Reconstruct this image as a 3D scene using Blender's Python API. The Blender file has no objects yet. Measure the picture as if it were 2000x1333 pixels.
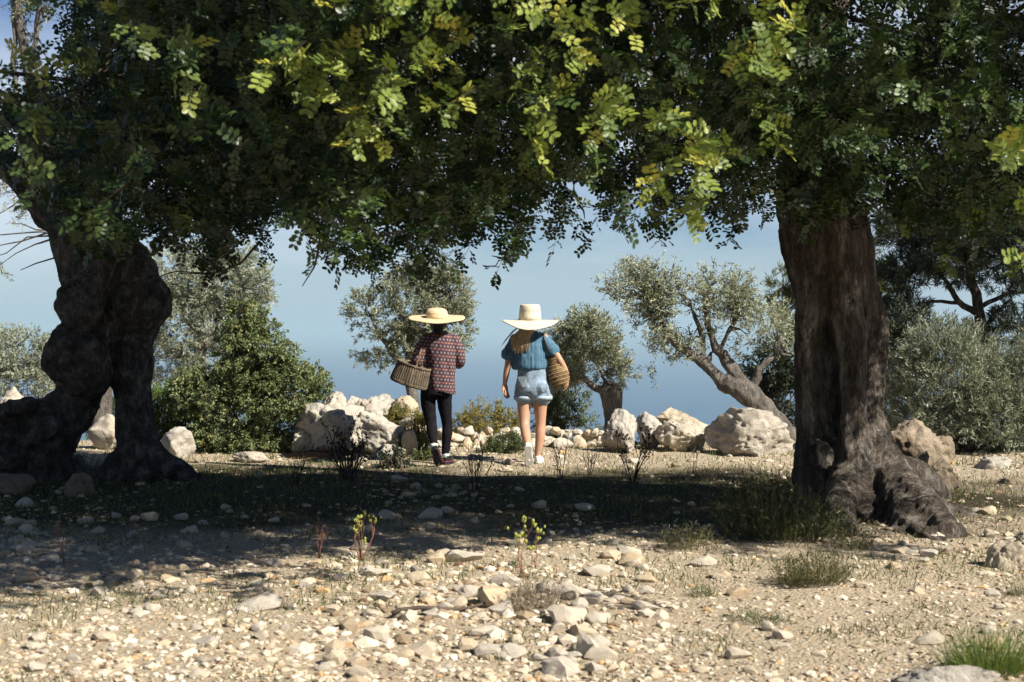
import bpy, bmesh, math
import numpy as np
from mathutils import Vector, Matrix

# ------------------------------------------------------------------ camera, sky, sun, exposure
SC = bpy.context.scene
COL = SC.collection
R = math.radians
FPX, HZ, CAMZ = 2778.0, 640.0, 1.5          # focal length and horizon row in photo pixels, eye height in metres
SUN_EL, SUN_AZ = R(40.0), R(56.0)           # sun behind the camera, to its right

cam_d = bpy.data.cameras.new('camera')
cam = bpy.data.objects.new('camera', cam_d)
COL.objects.link(cam)
cam.location = (0, 0, CAMZ)
cam.rotation_euler = (R(90), 0, 0)
cam_d.lens, cam_d.sensor_width = 50.0, 36.0
cam_d.shift_y = -26.5 / 2000.0
cam_d.clip_start, cam_d.clip_end = 0.1, 300000.0
cam_d.dof.use_dof = True
cam_d.dof.focus_distance = 14.2
cam_d.dof.aperture_fstop = 4.0
SC.camera = cam

W = bpy.data.worlds.new('World')
SC.world = W
W.use_nodes = True
wn, wl = W.node_tree.nodes, W.node_tree.links
bg = wn['Background']
sky = wn.new('ShaderNodeTexSky')
sky.sky_type = 'NISHITA'
sky.sun_disc = False
sky.sun_elevation = SUN_EL
sky.sun_rotation = R(180) - SUN_AZ
sky.altitude = 300
sky.air_density, sky.dust_density, sky.ozone_density = 1.0, 0.0, 5.0
# thin cloud low in the sky, faded out overhead to lessen fill light
tc = wn.new('ShaderNodeTexCoord')
mp = wn.new('ShaderNodeMapping'); mp.inputs['Scale'].default_value = (1.3, 1.3, 4.5)
wl.new(tc.outputs['Generated'], mp.inputs['Vector'])
nz = wn.new('ShaderNodeTexNoise'); nz.inputs['Scale'].default_value = 1.7; nz.inputs['Detail'].default_value = 7; nz.inputs['Roughness'].default_value = 0.55
wl.new(mp.outputs[0], nz.inputs['Vector'])
cr = wn.new('ShaderNodeValToRGB')
cr.color_ramp.elements[0].position = 0.34; cr.color_ramp.elements[0].color = (0, 0, 0, 1)
cr.color_ramp.elements[1].position = 0.60; cr.color_ramp.elements[1].color = (0.75, 0.75, 0.75, 1)
wl.new(nz.outputs['Fac'], cr.inputs[0])
cmx = wn.new('ShaderNodeMix'); cmx.data_type = 'RGBA'
cel = wn.new('ShaderNodeSeparateXYZ'); wl.new(tc.outputs['Generated'], cel.inputs[0])
cmr = wn.new('ShaderNodeMapRange'); cmr.interpolation_type = 'SMOOTHSTEP'
cmr.inputs['From Min'].default_value = 0.12; cmr.inputs['From Max'].default_value = 0.40; cmr.inputs['To Min'].default_value = 1.0; cmr.inputs['To Max'].default_value = 0.0
wl.new(cel.outputs[2], cmr.inputs['Value'])
cmu = wn.new('ShaderNodeMath'); cmu.operation = 'MULTIPLY'; wl.new(cr.outputs[0], cmu.inputs[0]); wl.new(cmr.outputs[0], cmu.inputs[1])
wl.new(cmu.outputs[0], cmx.inputs[0])
wl.new(sky.outputs[0], cmx.inputs[6])
cmx.inputs[7].default_value = (7.2, 7.8, 8.4, 1)
tint = wn.new('ShaderNodeMix'); tint.data_type = 'RGBA'; tint.blend_type = 'MULTIPLY'; tint.inputs[0].default_value = 1.0
tint.inputs[7].default_value = (0.60, 0.67, 0.78, 1)
wl.new(sky.outputs[0], tint.inputs[6]); wl.new(tint.outputs[2], cmx.inputs[6])
# the sea haze that stands above the horizon, all the way round
sep = wn.new('ShaderNodeSeparateXYZ'); wl.new(tc.outputs['Generated'], sep.inputs[0])
hr = wn.new('ShaderNodeMapRange'); hr.interpolation_type = 'SMOOTHSTEP'
hr.inputs['From Min'].default_value = 0.0; hr.inputs['From Max'].default_value = 0.07; hr.inputs['To Min'].default_value = 1.0; hr.inputs['To Max'].default_value = 0.0
wl.new(sep.outputs[2], hr.inputs['Value'])
hmx = wn.new('ShaderNodeMix'); hmx.data_type = 'RGBA'
wl.new(hr.outputs[0], hmx.inputs[0]); wl.new(cmx.outputs[2], hmx.inputs[6]); hmx.inputs[7].default_value = (4.0, 5.4, 6.3, 1)
wl.new(hmx.outputs[2], bg.inputs['Color'])
bg.inputs['Strength'].default_value = 0.055

sun_d = bpy.data.lights.new('sun', 'SUN')
sun_d.energy, sun_d.angle, sun_d.color = 5.0, R(0.53), (1.0, 0.94, 0.84)
sun = bpy.data.objects.new('sun', sun_d)
COL.objects.link(sun)
SUNV = Vector((math.sin(SUN_AZ) * math.cos(SUN_EL), -math.cos(SUN_AZ) * math.cos(SUN_EL), math.sin(SUN_EL)))
sun.rotation_euler = SUNV.to_track_quat('Z', 'Y').to_euler()
sun.location = SUNV * 30

vs = SC.view_settings
vs.view_transform, vs.look, vs.exposure, vs.gamma = 'Standard', 'None', 1.0, 1.0
SC.render.engine = 'CYCLES'
SC.cycles.use_denoising = True
SC.cycles.adaptive_threshold = 0.02
SC.cycles.max_bounces = 4
SC.cycles.diffuse_bounces = 2
SC.cycles.glossy_bounces = 2
SC.cycles.transmission_bounces = 3
SC.cycles.volume_bounces = 0
SC.cycles.sample_clamp_indirect = 4.0

# ------------------------------------------------------------------ helpers
def P(px, py, D):
    """photo pixel at distance D -> world point"""
    return np.array([(px - 1000.0) / FPX * D, D, CAMZ - (py - HZ) / FPX * D])

def G(px, py):
    """photo pixel on flat ground -> x, y"""
    D = CAMZ * FPX / (py - HZ)
    return (px - 1000.0) / FPX * D, D

def vnoise(p, seed=0):
    p = np.asarray(p, dtype=np.float64) + 1000.0 + seed * 17.31
    i = np.floor(p).astype(np.int64); f = p - i
    u = f * f * (3 - 2 * f)
    def h(dx, dy, dz):
        n = (i[:, 0] + dx) * 374761393 + (i[:, 1] + dy) * 668265263 + (i[:, 2] + dz) * 1274126177 + seed * 974711
        n = (n ^ (n >> 13)) & 0x7fffffff
        n = (n * 1103515245 + 12345) & 0x7fffffff
        n = (n ^ (n >> 11)) * 60493 & 0x7fffffff
        return n / 1073741823.5 - 1.0
    x, y, z = u[:, 0], u[:, 1], u[:, 2]
    a = h(0,0,0)*(1-x)+h(1,0,0)*x; b = h(0,1,0)*(1-x)+h(1,1,0)*x
    c = h(0,0,1)*(1-x)+h(1,0,1)*x; d = h(0,1,1)*(1-x)+h(1,1,1)*x
    return (a*(1-y)+b*y)*(1-z) + (c*(1-y)+d*y)*z

def fbm(p, oct=4, seed=0, gain=0.5):
    s = 0; a = 1.0; p = np.asarray(p, dtype=np.float64)
    for k in range(oct):
        s = s + a * vnoise(p * 2**k, seed + k * 7); a *= gain
    return s

def smooth(a, b, x):
    t = np.clip((x - a) / (b - a), 0, 1)
    return t * t * (3 - 2 * t)

def gz(x, y):
    """ground height"""
    x = np.atleast_1d(np.asarray(x, float)); y = np.atleast_1d(np.asarray(y, float))
    p = np.stack([x, y, np.zeros_like(x)], 1)
    n = 0.035 * fbm(p * 0.55, 3, 5) + 0.012 * fbm(p * 3.0, 2, 9)
    n = n * smooth(30, 14, np.abs(x)) * smooth(60, 24, y)
    e = np.maximum(0, y - 18.6 - 0.5 * vnoise(p * 0.25, 3))
    z = n - 0.20 * np.minimum(e, 22) - 0.5 * np.maximum(0, e - 22)
    side = np.maximum(0, np.abs(x) - 260); back = np.maximum(0, -y - 160)
    z = z - 0.55 * side - 0.55 * back
    return np.maximum(z, -251.0)

def gz1(x, y):
    return float(gz(x, y)[0])

def mesh(name, V, F, mat=None, parent=None, smooth_shade=False, attrs=None):
    """one mesh object; F a list of index tuples or an (n,3|4) array"""
    me = bpy.data.meshes.new(name)
    V = np.asarray(V, dtype=np.float32)
    if isinstance(F, np.ndarray):
        n, k = F.shape
        me.vertices.add(len(V)); me.vertices.foreach_set('co', V.ravel())
        me.loops.add(n * k); me.loops.foreach_set('vertex_index', F.astype(np.int32).ravel())
        me.polygons.add(n)
        me.polygons.foreach_set('loop_start', np.arange(0, n * k, k, dtype=np.int32))
        me.update(calc_edges=True)
    else:
        me.from_pydata(V.tolist(), [], [tuple(int(i) for i in f) for f in F]); me.update()
    if attrs:
        for an, av in attrs.items():
            a = me.attributes.new(an, 'FLOAT', 'POINT'); a.data.foreach_set('value', np.asarray(av, dtype=np.float32))
    me.polygons.foreach_set('use_smooth', np.full(len(me.polygons), bool(smooth_shade)))
    if mat: me.materials.append(mat)
    o = bpy.data.objects.new(name, me); COL.objects.link(o)
    if parent is not None: o.parent = parent
    return o

def empty(name, loc=(0, 0, 0), rz=0.0):
    o = bpy.data.objects.new(name, None); COL.objects.link(o)
    o.location = [float(v) for v in loc]; o.rotation_euler = (0, 0, rz); o.empty_display_size = 0.1
    return o

def tag(o, label=None, cat=None, group=None, kind=None):
    if label: o['label'] = label
    if cat: o['category'] = cat
    if group: o['group'] = group
    if kind: o['kind'] = kind
    return o

class MB:
    """collects shapes that belong to one mesh"""
    def __init__(s): s.V = []; s.F = []; s.n = 0
    def add(s, V, F):
        V = np.asarray(V, float); s.V.append(V); s.F += [tuple(i + s.n for i in f) for f in F]; s.n += len(V); return s
    def tube(s, pts, rad, seg=8, cap=True):
        pts = np.asarray(pts, float); m = len(pts); rad = np.broadcast_to(np.asarray(rad, float), (m,))
        T = np.gradient(pts, axis=0); T /= np.linalg.norm(T, axis=1)[:, None] + 1e-12
        a = np.array([0, 0, 1.0]) if abs(T[0][2]) < 0.9 else np.array([1.0, 0, 0])
        V = []; ang = np.linspace(0, 2*np.pi, seg, endpoint=False)
        for k in range(m):
            u = a - T[k] * a.dot(T[k]); u /= np.linalg.norm(u) + 1e-12; a = u
            w = np.cross(T[k], u)
            V.append(pts[k] + rad[k] * (np.cos(ang)[:, None] * u + np.sin(ang)[:, None] * w))
        V = np.concatenate(V); F = []
        for k in range(m - 1):
            for j in range(seg):
                F.append((k*seg+j, k*seg+(j+1) % seg, (k+1)*seg+(j+1) % seg, (k+1)*seg+j))
        if cap:
            F.append(tuple(range(seg))[::-1]); F.append(tuple((m-1)*seg+j for j in range(seg)))
        return s.add(V, F)
    def loft(s, secs, seg=24, cap=True, pw=2.0):
        """horizontal superellipse sections (cx, cy, cz, rx, ry)"""
        ang = np.linspace(0, 2*np.pi, seg, endpoint=False); V = []
        ca, sa = np.cos(ang), np.sin(ang)
        ca = np.sign(ca) * np.abs(ca)**(2/pw); sa = np.sign(sa) * np.abs(sa)**(2/pw)
        for (cx, cy, cz, rx, ry) in secs:
            V.append(np.stack([cx + rx * ca, cy + ry * sa, np.full(seg, cz)], 1))
        V = np.concatenate(V); F = []; m = len(secs)
        up = secs[-1][2] > secs[0][2]
        for k in range(m - 1):
            for j in range(seg):
                q = (k*seg+j, k*seg+(j+1) % seg, (k+1)*seg+(j+1) % seg, (k+1)*seg+j)
                F.append(q if up else q[::-1])
        if cap:
            a = tuple(range(seg)); b = tuple((m-1)*seg+j for j in range(seg))
            F.append(a[::-1] if up else a); F.append(b if up else b[::-1])
        return s.add(V, F)
    def ball(s, c, r, sub=2):
        bm = bmesh.new(); bmesh.ops.create_icosphere(bm, subdivisions=sub, radius=1.0)
        V = np.array([v.co[:] for v in bm.verts]) * np.broadcast_to(np.asarray(r, float), (3,)) + np.asarray(c, float)
        F = [tuple(v.index for v in f.verts) for f in bm.faces]; bm.free(); return s.add(V, F)
    def arr(s): return np.concatenate(s.V), s.F
    def build(s, name, mat, parent=None, smooth_shade=True):
        V, F = s.arr(); return mesh(name, V, F, mat, parent, smooth_shade)
    def fuse(s, vox, iters=2):
        """voxel union of everything collected -> V, F(quads)"""
        V, F = s.arr(); o = mesh('fuse_tmp', V, F)
        m = o.modifiers.new('r', 'REMESH'); m.mode = 'VOXEL'; m.voxel_size = vox
        if iters:
            sm = o.modifiers.new('s', 'SMOOTH'); sm.factor = 0.5; sm.iterations = iters
        dg = bpy.context.evaluated_depsgraph_get(); ev = o.evaluated_get(dg); me = ev.to_mesh()
        v = np.empty(len(me.vertices)*3, np.float32); me.vertices.foreach_get('co', v)
        n = np.empty(len(me.vertices)*3, np.float32); me.vertices.foreach_get('normal', n)
        li = np.empty(len(me.loops), np.int32); me.loops.foreach_get('vertex_index', li)
        ev.to_mesh_clear(); d = o.data; bpy.data.objects.remove(o); bpy.data.meshes.remove(d)
        return v.reshape(-1, 3).astype(float), n.reshape(-1, 3).astype(float), li.reshape(-1, 4)

def ico(sub):
    bm = bmesh.new(); bmesh.ops.create_icosphere(bm, subdivisions=sub, radius=1.0)
    V = np.array([v.co[:] for v in bm.verts]); F = np.array([[v.index for v in f.verts] for f in bm.faces], np.int32)
    bm.free(); return V, F
ICO = {k: ico(k) for k in (1, 2, 3, 4, 5)}

# ------------------------------------------------------------------ materials
def new_mat(name):
    m = bpy.data.materials.new(name); m.use_nodes = True
    return m, m.node_tree.nodes, m.node_tree.links, m.node_tree.nodes['Principled BSDF']

def nd(n, t, **kw):
    x = n.new(t)
    for k, v in kw.items():
        if k in x.inputs: x.inputs[k].default_value = v
        else: setattr(x, k, v)
    return x

def ramp(n, stops):
    c = n.new('ShaderNodeValToRGB'); e = c.color_ramp.elements
    while len(e) < len(stops): e.new(0.5)
    for k, (p, col) in enumerate(stops):
        e[k].position = p; e[k].color = (*col, 1)
    return c

def m_plain(name, col, rough=0.7, var=0.15, scale=20, bump=0.0, bscale=60, spec=0.3):
    m, n, l, b = new_mat(name)
    t = nd(n, 'ShaderNodeTexCoord'); z = nd(n, 'ShaderNodeTexNoise', Scale=scale, Detail=4.0)
    l.new(t.outputs['Object'], z.inputs['Vector'])
    c = np.array(col); r = ramp(n, [(0.3, c * (1 - var)), (0.7, np.minimum(c * (1 + var), 0.95))])
    l.new(z.outputs['Fac'], r.inputs[0]); l.new(r.outputs[0], b.inputs['Base Color'])
    b.inputs['Roughness'].default_value = rough; b.inputs['Specular IOR Level'].default_value = spec
    if bump:
        z2 = nd(n, 'ShaderNodeTexNoise', Scale=bscale, Detail=5.0); l.new(t.outputs['Object'], z2.inputs['Vector'])
        u = nd(n, 'ShaderNodeBump', Strength=bump, Distance=0.01); l.new(z2.outputs['Fac'], u.inputs['Height']); l.new(u.outputs[0], b.inputs['Normal'])
    return m

def m_leaf(name, stops, rough=0.45, transl=0.25, tcol=(1.3, 1.25, 0.5), spec=0.4, rnd=False):
    m, n, l, b = new_mat(name)
    if rnd: a = nd(n, 'ShaderNodeObjectInfo'); out = a.outputs['Random']
    else: a = nd(n, 'ShaderNodeAttribute', attribute_name='tint'); out = a.outputs['Fac']
    r = ramp(n, stops); l.new(out, r.inputs[0]); l.new(r.outputs[0], b.inputs['Base Color'])
    b.inputs['Roughness'].default_value = rough; b.inputs['Specular IOR Level'].default_value = spec
    if transl:
        mu = nd(n, 'ShaderNodeMix', data_type='RGBA', blend_type='MULTIPLY'); mu.inputs[0].default_value = 1
        l.new(r.outputs[0], mu.inputs[6]); mu.inputs[7].default_value = (*tcol, 1)
        tr = nd(n, 'ShaderNodeBsdfTranslucent'); l.new(mu.outputs[2], tr.inputs[0])
        mx = nd(n, 'ShaderNodeMixShader'); mx.inputs[0].default_value = transl
        l.new(b.outputs[0], mx.inputs[1]); l.new(tr.outputs[0], mx.inputs[2]); l.new(mx.outputs[0], n['Material Output'].inputs[0])
    return m

def m_rock(name, cols, scale=3.0, stain=(0.16, 0.11, 0.07), stain_amt=0.5, bump=0.6, tint=False):
    m, n, l, b = new_mat(name)
    t = nd(n, 'ShaderNodeTexCoord')
    oi = nd(n, 'ShaderNodeObjectInfo')
    ad = nd(n, 'ShaderNodeVectorMath', operation='ADD'); l.new(t.outputs['Object'], ad.inputs[0])
    sc = nd(n, 'ShaderNodeVectorMath', operation='SCALE'); sc.inputs[0].default_value = (37, 19, 53); l.new(oi.outputs['Random'], sc.inputs['Scale']); l.new(sc.outputs[0], ad.inputs[1])
    z = nd(n, 'ShaderNodeTexNoise', Scale=scale, Detail=8.0, Roughness=0.65); l.new(ad.outputs[0], z.inputs['Vector'])
    r = ramp(n, [(0.28, cols[0]), (0.48, cols[1]), (0.72, cols[2])]); l.new(z.outputs['Fac'], r.inputs[0])
    z2 = nd(n, 'ShaderNodeTexNoise', Scale=scale * 1.7, Detail=6.0, Roughness=0.7); l.new(ad.outputs[0], z2.inputs['Vector'])
    r2 = ramp(n, [(0.52, (0, 0, 0)), (0.72, (stain_amt,) * 3)]); l.new(z2.outputs['Fac'], r2.inputs[0])
    mx = nd(n, 'ShaderNodeMix', data_type='RGBA'); l.new(r2.outputs[0], mx.inputs[0]); l.new(r.outputs[0], mx.inputs[6]); mx.inputs[7].default_value = (*stain, 1)
    last = mx.outputs[2]
    if tint:
        a = nd(n, 'ShaderNodeAttribute', attribute_name='tint')
        rt = ramp(n, tint); l.new(a.outputs['Fac'], rt.inputs[0])
        m2 = nd(n, 'ShaderNodeMix', data_type='RGBA', blend_type='MULTIPLY'); m2.inputs[0].default_value = 1
        l.new(last, m2.inputs[6]); l.new(rt.outputs[0], m2.inputs[7]); last = m2.outputs[2]
    else:
        rt = ramp(n, [(0.0, (0.86, 0.84, 0.82)), (0.5, (1, 0.97, 0.92)), (0.8, (1.0, 0.9, 0.74)), (1.0, (1.0, 0.8, 0.55))])
        l.new(oi.outputs['Random'], rt.inputs[0])
        m2 = nd(n, 'ShaderNodeMix', data_type='RGBA', blend_type='MULTIPLY'); m2.inputs[0].default_value = 0.8
        l.new(last, m2.inputs[6]); l.new(rt.outputs[0], m2.inputs[7]); last = m2.outputs[2]
    l.new(last, b.inputs['Base Color'])
    b.inputs['Roughness'].default_value = 0.9; b.inputs['Specular IOR Level'].default_value = 0.15
    z3 = nd(n, 'ShaderNodeTexNoise', Scale=scale * 6, Detail=7.0, Roughness=0.7); l.new(ad.outputs[0], z3.inputs['Vector'])
    vo = nd(n, 'ShaderNodeTexVoronoi', Scale=scale * 4); l.new(ad.outputs[0], vo.inputs['Vector'])
    mm = nd(n, 'ShaderNodeMath', operation='MULTIPLY_ADD'); l.new(vo.outputs['Distance'], mm.inputs[0]); mm.inputs[1].default_value = 0.5; l.new(z3.outputs['Fac'], mm.inputs[2])
    u = nd(n, 'ShaderNodeBump', Strength=bump, Distance=0.05 / scale * 2); l.new(mm.outputs[0], u.inputs['Height']); l.new(u.outputs[0], b.inputs['Normal'])
    return m

def m_bark(name, dark, mid, light, scale=6.0, bump=0.8, stretch=0.35):
    m, n, l, b = new_mat(name)
    t = nd(n, 'ShaderNodeTexCoord'); mp = nd(n, 'ShaderNodeMapping'); mp.inputs['Scale'].default_value = (1, 1, stretch)
    l.new(t.outputs['Object'], mp.inputs['Vector'])
    z = nd(n, 'ShaderNodeTexNoise', Scale=scale, Detail=9.0, Roughness=0.68); l.new(mp.outputs[0], z.inputs['Vector'])
    r = ramp(n, [(0.3, dark), (0.5, mid), (0.72, light)]); l.new(z.outputs['Fac'], r.inputs[0]); l.new(r.outputs[0], b.inputs['Base Color'])
    z2 = nd(n, 'ShaderNodeTexNoise', Scale=scale * 5, Detail=7.0, Roughness=0.7, Distortion=0.6); l.new(mp.outputs[0], z2.inputs['Vector'])
    vo = nd(n, 'ShaderNodeTexVoronoi', Scale=scale * 4, feature='DISTANCE_TO_EDGE'); l.new(mp.outputs[0], vo.inputs['Vector'])
    mm = nd(n, 'ShaderNodeMath', operation='MULTIPLY_ADD'); l.new(vo.outputs['Distance'], mm.inputs[0]); mm.inputs[1].default_value = 0.9; l.new(z2.outputs['Fac'], mm.inputs[2])
    u = nd(n, 'ShaderNodeBump', Strength=bump, Distance=0.05); l.new(mm.outputs[0], u.inputs['Height']); l.new(u.outputs[0], b.inputs['Normal'])
    fi = nd(n, 'ShaderNodeMapping'); fi.inputs['Scale'].default_value = (1, 1, 0.16); l.new(t.outputs['Object'], fi.inputs['Vector'])
    z4 = nd(n, 'ShaderNodeTexNoise', Scale=scale * 7, Detail=8.0, Roughness=0.75, Distortion=1.2); l.new(fi.outputs[0], z4.inputs['Vector'])
    r4 = ramp(n, [(0.36, (0.30, 0.29, 0.28)), (0.5, (0.95, 0.95, 0.95)), (0.66, (1.6, 1.58, 1.55))]); l.new(z4.outputs['Fac'], r4.inputs[0])
    mf = nd(n, 'ShaderNodeMix', data_type='RGBA', blend_type='MULTIPLY'); mf.inputs[0].default_value = 1.0; l.new(r.outputs[0], mf.inputs[6]); l.new(r4.outputs[0], mf.inputs[7]); l.new(mf.outputs[2], b.inputs['Base Color'])
    m5 = nd(n, 'ShaderNodeMath', operation='MULTIPLY_ADD'); l.new(z4.outputs['Fac'], m5.inputs[0]); m5.inputs[1].default_value = 1.5; l.new(mm.outputs[0], m5.inputs[2]); l.new(m5.outputs[0], u.inputs['Height'])
    b.inputs['Roughness'].default_value = 0.95; b.inputs['Specular IOR Level'].default_value = 0.1
    return m

MAT = {}
MAT['limestone'] = m_rock('limestone', [(0.29, 0.27, 0.24), (0.45, 0.42, 0.365), (0.58, 0.545, 0.475)], 2.2, (0.20, 0.14, 0.085), 0.85, 1.0)
MAT['boulder_grey'] = m_rock('boulder_grey', [(0.26, 0.24, 0.21), (0.42, 0.39, 0.34), (0.54, 0.51, 0.45)], 2.4, (0.13, 0.105, 0.075), 0.9, 1.0)
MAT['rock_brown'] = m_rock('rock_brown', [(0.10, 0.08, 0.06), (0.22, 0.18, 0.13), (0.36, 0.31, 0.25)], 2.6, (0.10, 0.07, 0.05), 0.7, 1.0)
MAT['red_earth'] = m_rock('red_earth', [(0.20, 0.10, 0.05), (0.30, 0.15, 0.07), (0.40, 0.25, 0.14)], 4, (0.15, 0.07, 0.04), 0.5, 0.8)
MAT['stone'] = m_rock('stone', [(0.40, 0.36, 0.30), (0.52, 0.47, 0.39), (0.60, 0.55, 0.47)], 9.0, (0.30, 0.20, 0.11), 0.5, 0.6)
MAT['gravel'] = m_rock('gravel', [(0.80, 0.78, 0.74), (0.92, 0.90, 0.86), (0.97, 0.95, 0.92)], 30.0, (0.5, 0.36, 0.24), 0.3, 0.3,
    tint=[(0.0, (0.14, 0.09, 0.055)), (0.2, (0.32, 0.25, 0.17)), (0.45, (0.46, 0.385, 0.28)), (0.7, (0.55, 0.48, 0.38)), (0.9, (0.63, 0.585, 0.50)), (1.0, (0.48, 0.31, 0.16))])
MAT['bark_right'] = m_bark('bark_brown', (0.032, 0.026, 0.02), (0.15, 0.125, 0.10), (0.46, 0.41, 0.35), 8.0, 1.0)
MAT['bark_left'] = m_bark('bark_black', (0.022, 0.021, 0.02), (0.10, 0.095, 0.088), (0.32, 0.31, 0.295), 10.0, 1.0, 0.8)
MAT['bark_burl'] = m_bark('bark_burl_grey', (0.03, 0.028, 0.026), (0.12, 0.115, 0.11), (0.26, 0.25, 0.24), 7.0, 1.0, 1.0)
MAT['bark_olive'] = m_bark('bark_olive', (0.07, 0.06, 0.05), (0.19, 0.17, 0.145), (0.34, 0.31, 0.27), 9.0, 0.8)
MAT['bark_pine'] = m_bark('bark_pine', (0.02, 0.016, 0.013), (0.05, 0.04, 0.032), (0.10, 0.085, 0.07), 9.0, 0.8)
MAT['twig'] = m_plain('twig_bark', (0.075, 0.055, 0.042), 0.9, 0.3, 8)
MAT['carob'] = m_leaf('carob_leaf', [(0.0, (0.011, 0.022, 0.007)), (0.45, (0.031, 0.056, 0.013)), (0.75, (0.082, 0.128, 0.025)), (1.0, (0.19, 0.215, 0.036))], 0.42, 0.08, (1.0, 1.2, 0.45), 0.35)
MAT['carob_young'] = m_leaf('carob_young_leaf', [(0.0, (0.07, 0.105, 0.022)), (0.5, (0.14, 0.185, 0.034)), (0.85, (0.22, 0.25, 0.045)), (1.0, (0.34, 0.31, 0.05))], 0.45, 0.15, (1.1, 1.2, 0.45), 0.3, rnd=True)
MAT['carob_mid'] = m_leaf('carob_mid_leaf', [(0.0, (0.028, 0.048, 0.016)), (0.6, (0.065, 0.098, 0.026)), (0.85, (0.10, 0.135, 0.032)), (1.0, (0.17, 0.19, 0.04))], 0.45, 0.12, (1.0, 1.2, 0.45), 0.3, rnd=True)
MAT['olive'] = m_leaf('olive_leaf', [(0.0, (0.11, 0.12, 0.07)), (0.5, (0.23, 0.245, 0.15)), (0.8, (0.33, 0.34, 0.215)), (1.0, (0.42, 0.44, 0.34))], 0.5, 0.15, (1.1, 1.1, 0.7))
MAT['olive_silver'] = m_leaf('olive_silver_leaf', [(0.0, (0.12, 0.135, 0.085)), (0.5, (0.23, 0.25, 0.17)), (1.0, (0.38, 0.40, 0.30))], 0.5, 0.15, (1.1, 1.1, 0.7))
MAT['juniper'] = m_leaf('juniper_needle', [(0.0, (0.06, 0.078, 0.030)), (0.5, (0.135, 0.170, 0.070)), (0.8, (0.20, 0.24, 0.105)), (1.0, (0.27, 0.25, 0.09))], 0.55, 0.15)
MAT['pine'] = m_leaf('pine_needle', [(0.0, (0.008, 0.014, 0.007)), (0.6, (0.018, 0.028, 0.011)), (1.0, (0.04, 0.05, 0.015))], 0.6, 0.1)
MAT['pine_light'] = m_leaf('pine_bright_needle', [(0.0, (0.04, 0.055, 0.018)), (0.6, (0.10, 0.115, 0.03)), (1.0, (0.20, 0.19, 0.04))], 0.6, 0.15)
MAT['bush_yellow'] = m_leaf('yellow_bush_leaf', [(0.0, (0.09, 0.10, 0.03)), (0.5, (0.20, 0.19, 0.05)), (1.0, (0.34, 0.27, 0.075))], 0.6, 0.3)
MAT['bush_green'] = m_leaf('green_bush_leaf', [(0.0, (0.03, 0.045, 0.018)), (0.5, (0.075, 0.10, 0.035)), (1.0, (0.15, 0.17, 0.06))], 0.6, 0.2)
MAT['bush_dark'] = m_leaf('dark_bush_leaf', [(0.0, (0.012, 0.018, 0.010)), (0.6, (0.03, 0.042, 0.018)), (1.0, (0.07, 0.08, 0.03))], 0.6, 0.1)
MAT['grass'] = m_leaf('grass_blade', [(0.0, (0.035, 0.05, 0.014)), (0.5, (0.09, 0.11, 0.03)), (0.8, (0.17, 0.17, 0.06)), (1.0, (0.34, 0.28, 0.14))], 0.6, 0.25)
MAT['grass_bright'] = m_leaf('bright_grass_blade', [(0.0, (0.05, 0.085, 0.015)), (0.5, (0.11, 0.165, 0.028)), (1.0, (0.22, 0.26, 0.06))], 0.6, 0.3)
MAT['heath'] = m_leaf('heath_sprig', [(0.0, (0.022, 0.028, 0.012)), (0.5, (0.075, 0.08, 0.03)), (0.85, (0.17, 0.16, 0.06)), (1.0, (0.28, 0.22, 0.12))], 0.7, 0.2)
MAT['straw'] = m_leaf('dry_straw', [(0.0, (0.20, 0.16, 0.11)), (0.5, (0.33, 0.28, 0.21)), (1.0, (0.46, 0.41, 0.33))], 0.8, 0.15)
MAT['dead_stem'] = m_plain('dead_stem', (0.035, 0.025, 0.02), 0.9, 0.4, 30)
MAT['red_stem'] = m_plain('red_stem', (0.23, 0.10, 0.065), 0.8, 0.35, 40)
MAT['bud'] = m_plain('green_bud', (0.24, 0.25, 0.05), 0.6, 0.3, 40)
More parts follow.
